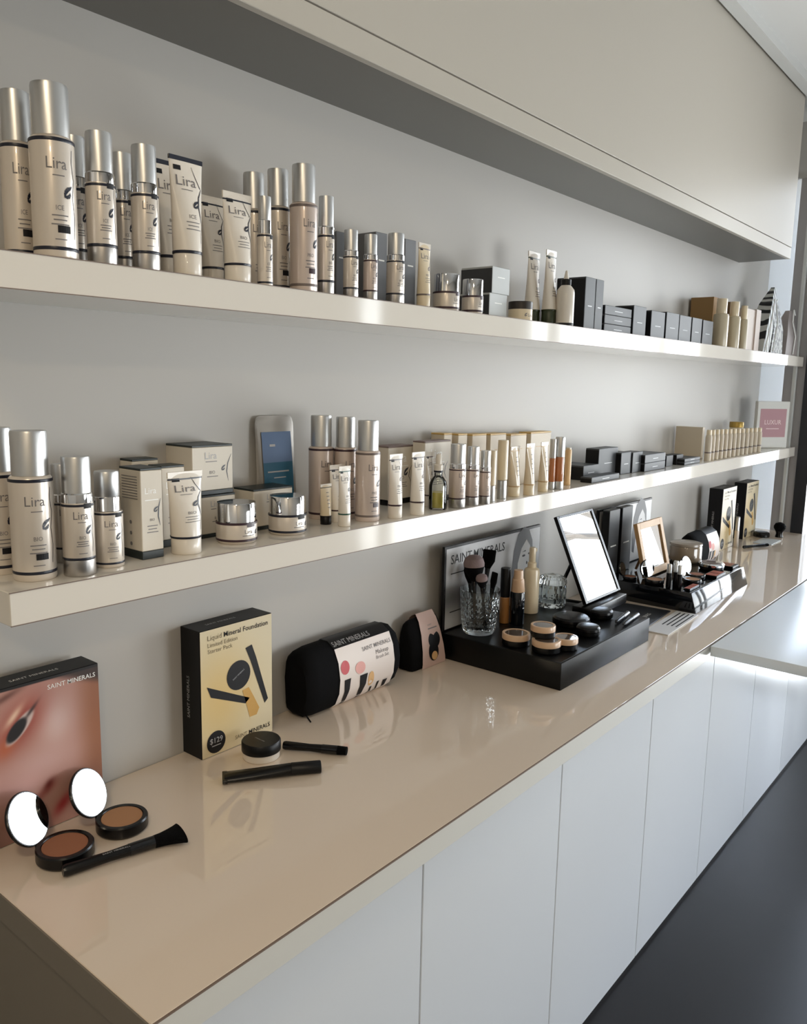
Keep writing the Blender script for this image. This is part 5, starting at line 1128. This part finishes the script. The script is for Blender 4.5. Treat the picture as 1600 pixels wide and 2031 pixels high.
# ------------------------------------------------------------------ light
wd = bpy.data.worlds.new('sky'); bpy.context.scene.world = wd; wd.use_nodes = True; nt = wd.node_tree; bg = nt.nodes['Background']
tc = nt.nodes.new('ShaderNodeTexCoord'); sx = nt.nodes.new('ShaderNodeSeparateXYZ'); rp = nt.nodes.new('ShaderNodeValToRGB')
rp.color_ramp.elements[0].position = .0; rp.color_ramp.elements[0].color = (.95, .985, .99, 1); rp.color_ramp.elements[1].position = .7; rp.color_ramp.elements[1].color = (.58, .74, 1.0, 1)
nt.links.new(tc.outputs['Generated'], sx.inputs[0]); nt.links.new(sx.outputs['Z'], rp.inputs['Fac']); nt.links.new(rp.outputs['Color'], bg.inputs['Color']); bg.inputs['Strength'].default_value = SKY
def light(name, kind, loc, rot, energy, color, size=None, sy=None, portal=False):
    d = bpy.data.lights.new(name, kind); d.energy = energy; d.color = color
    if kind == 'AREA':
        d.size = size
        if sy: d.shape = 'RECTANGLE'; d.size_y = sy
        else: d.shape = 'DISK'
        if portal: d.cycles.is_portal = True
    o = bpy.data.objects.new(name, d); COL.objects.link(o); o.location = loc; o.rotation_euler = rot; return o
R90 = math.radians(90)
for yc, wy, zt in ((-1.26, .94, 2.7), (-1.87, .16, 2.7), (-2.59, 1.16, 1.63), (-3.38, .30, 2.7)): light('window_portal', 'AREA', (XE+.03, yc, zt/2+.02), (0, R90, 0), 1, (1, 1, 1), zt-.05, wy, True)
light('window_portal', 'AREA', (XE+.03, -.40, 1.82), (0, R90, 0), 1, (1, 1, 1), 1.9, .2, True)
light('window_portal', 'AREA', (3.2, -4.42, 1.075), (R90, 0, 0), 1, (1, 1, 1), 1.92, 1.18, True)
s_ = light('sun', 'SUN', (0, 0, 6), (0, 0, 0), SUN, (1, .93, .82)); s_.rotation_euler = Vector((.55, -.35, -.76)).to_track_quat('-Z', 'Y').to_euler(); s_.data.angle = .02
for x_, y_ in ((-.95, -1.24), (-1.8, -3.0)): light('ceiling_downlight', 'AREA', (x_, y_, 3.05), (0, 0, 0), LAMP*(.5 if x_ > -1 else 1.5), (1, .82, .58), .3)

# ------------------------------------------------------------------ camera
cd = bpy.data.cameras.new('camera'); cam = bpy.data.objects.new('camera', cd); COL.objects.link(cam)
cd.sensor_fit = 'HORIZONTAL'; cd.sensor_width = 36; cd.lens = 36*FPX/1600; cd.clip_start = .05; cd.clip_end = 200
cam.matrix_world = Matrix(CAMM)
sc = bpy.context.scene; sc.camera = cam
sc.view_settings.view_transform = VIEW; sc.view_settings.look = 'None'; sc.view_settings.exposure = EXPO
sc.cycles.max_bounces = 10; sc.cycles.diffuse_bounces = 6; sc.cycles.glossy_bounces = 6; sc.cycles.transmission_bounces = 8; sc.cycles.transparent_max_bounces = 12
sc.cycles.caustics_reflective = False; sc.cycles.caustics_refractive = False; sc.cycles.sample_clamp_indirect = 8; sc.cycles.use_denoising = True
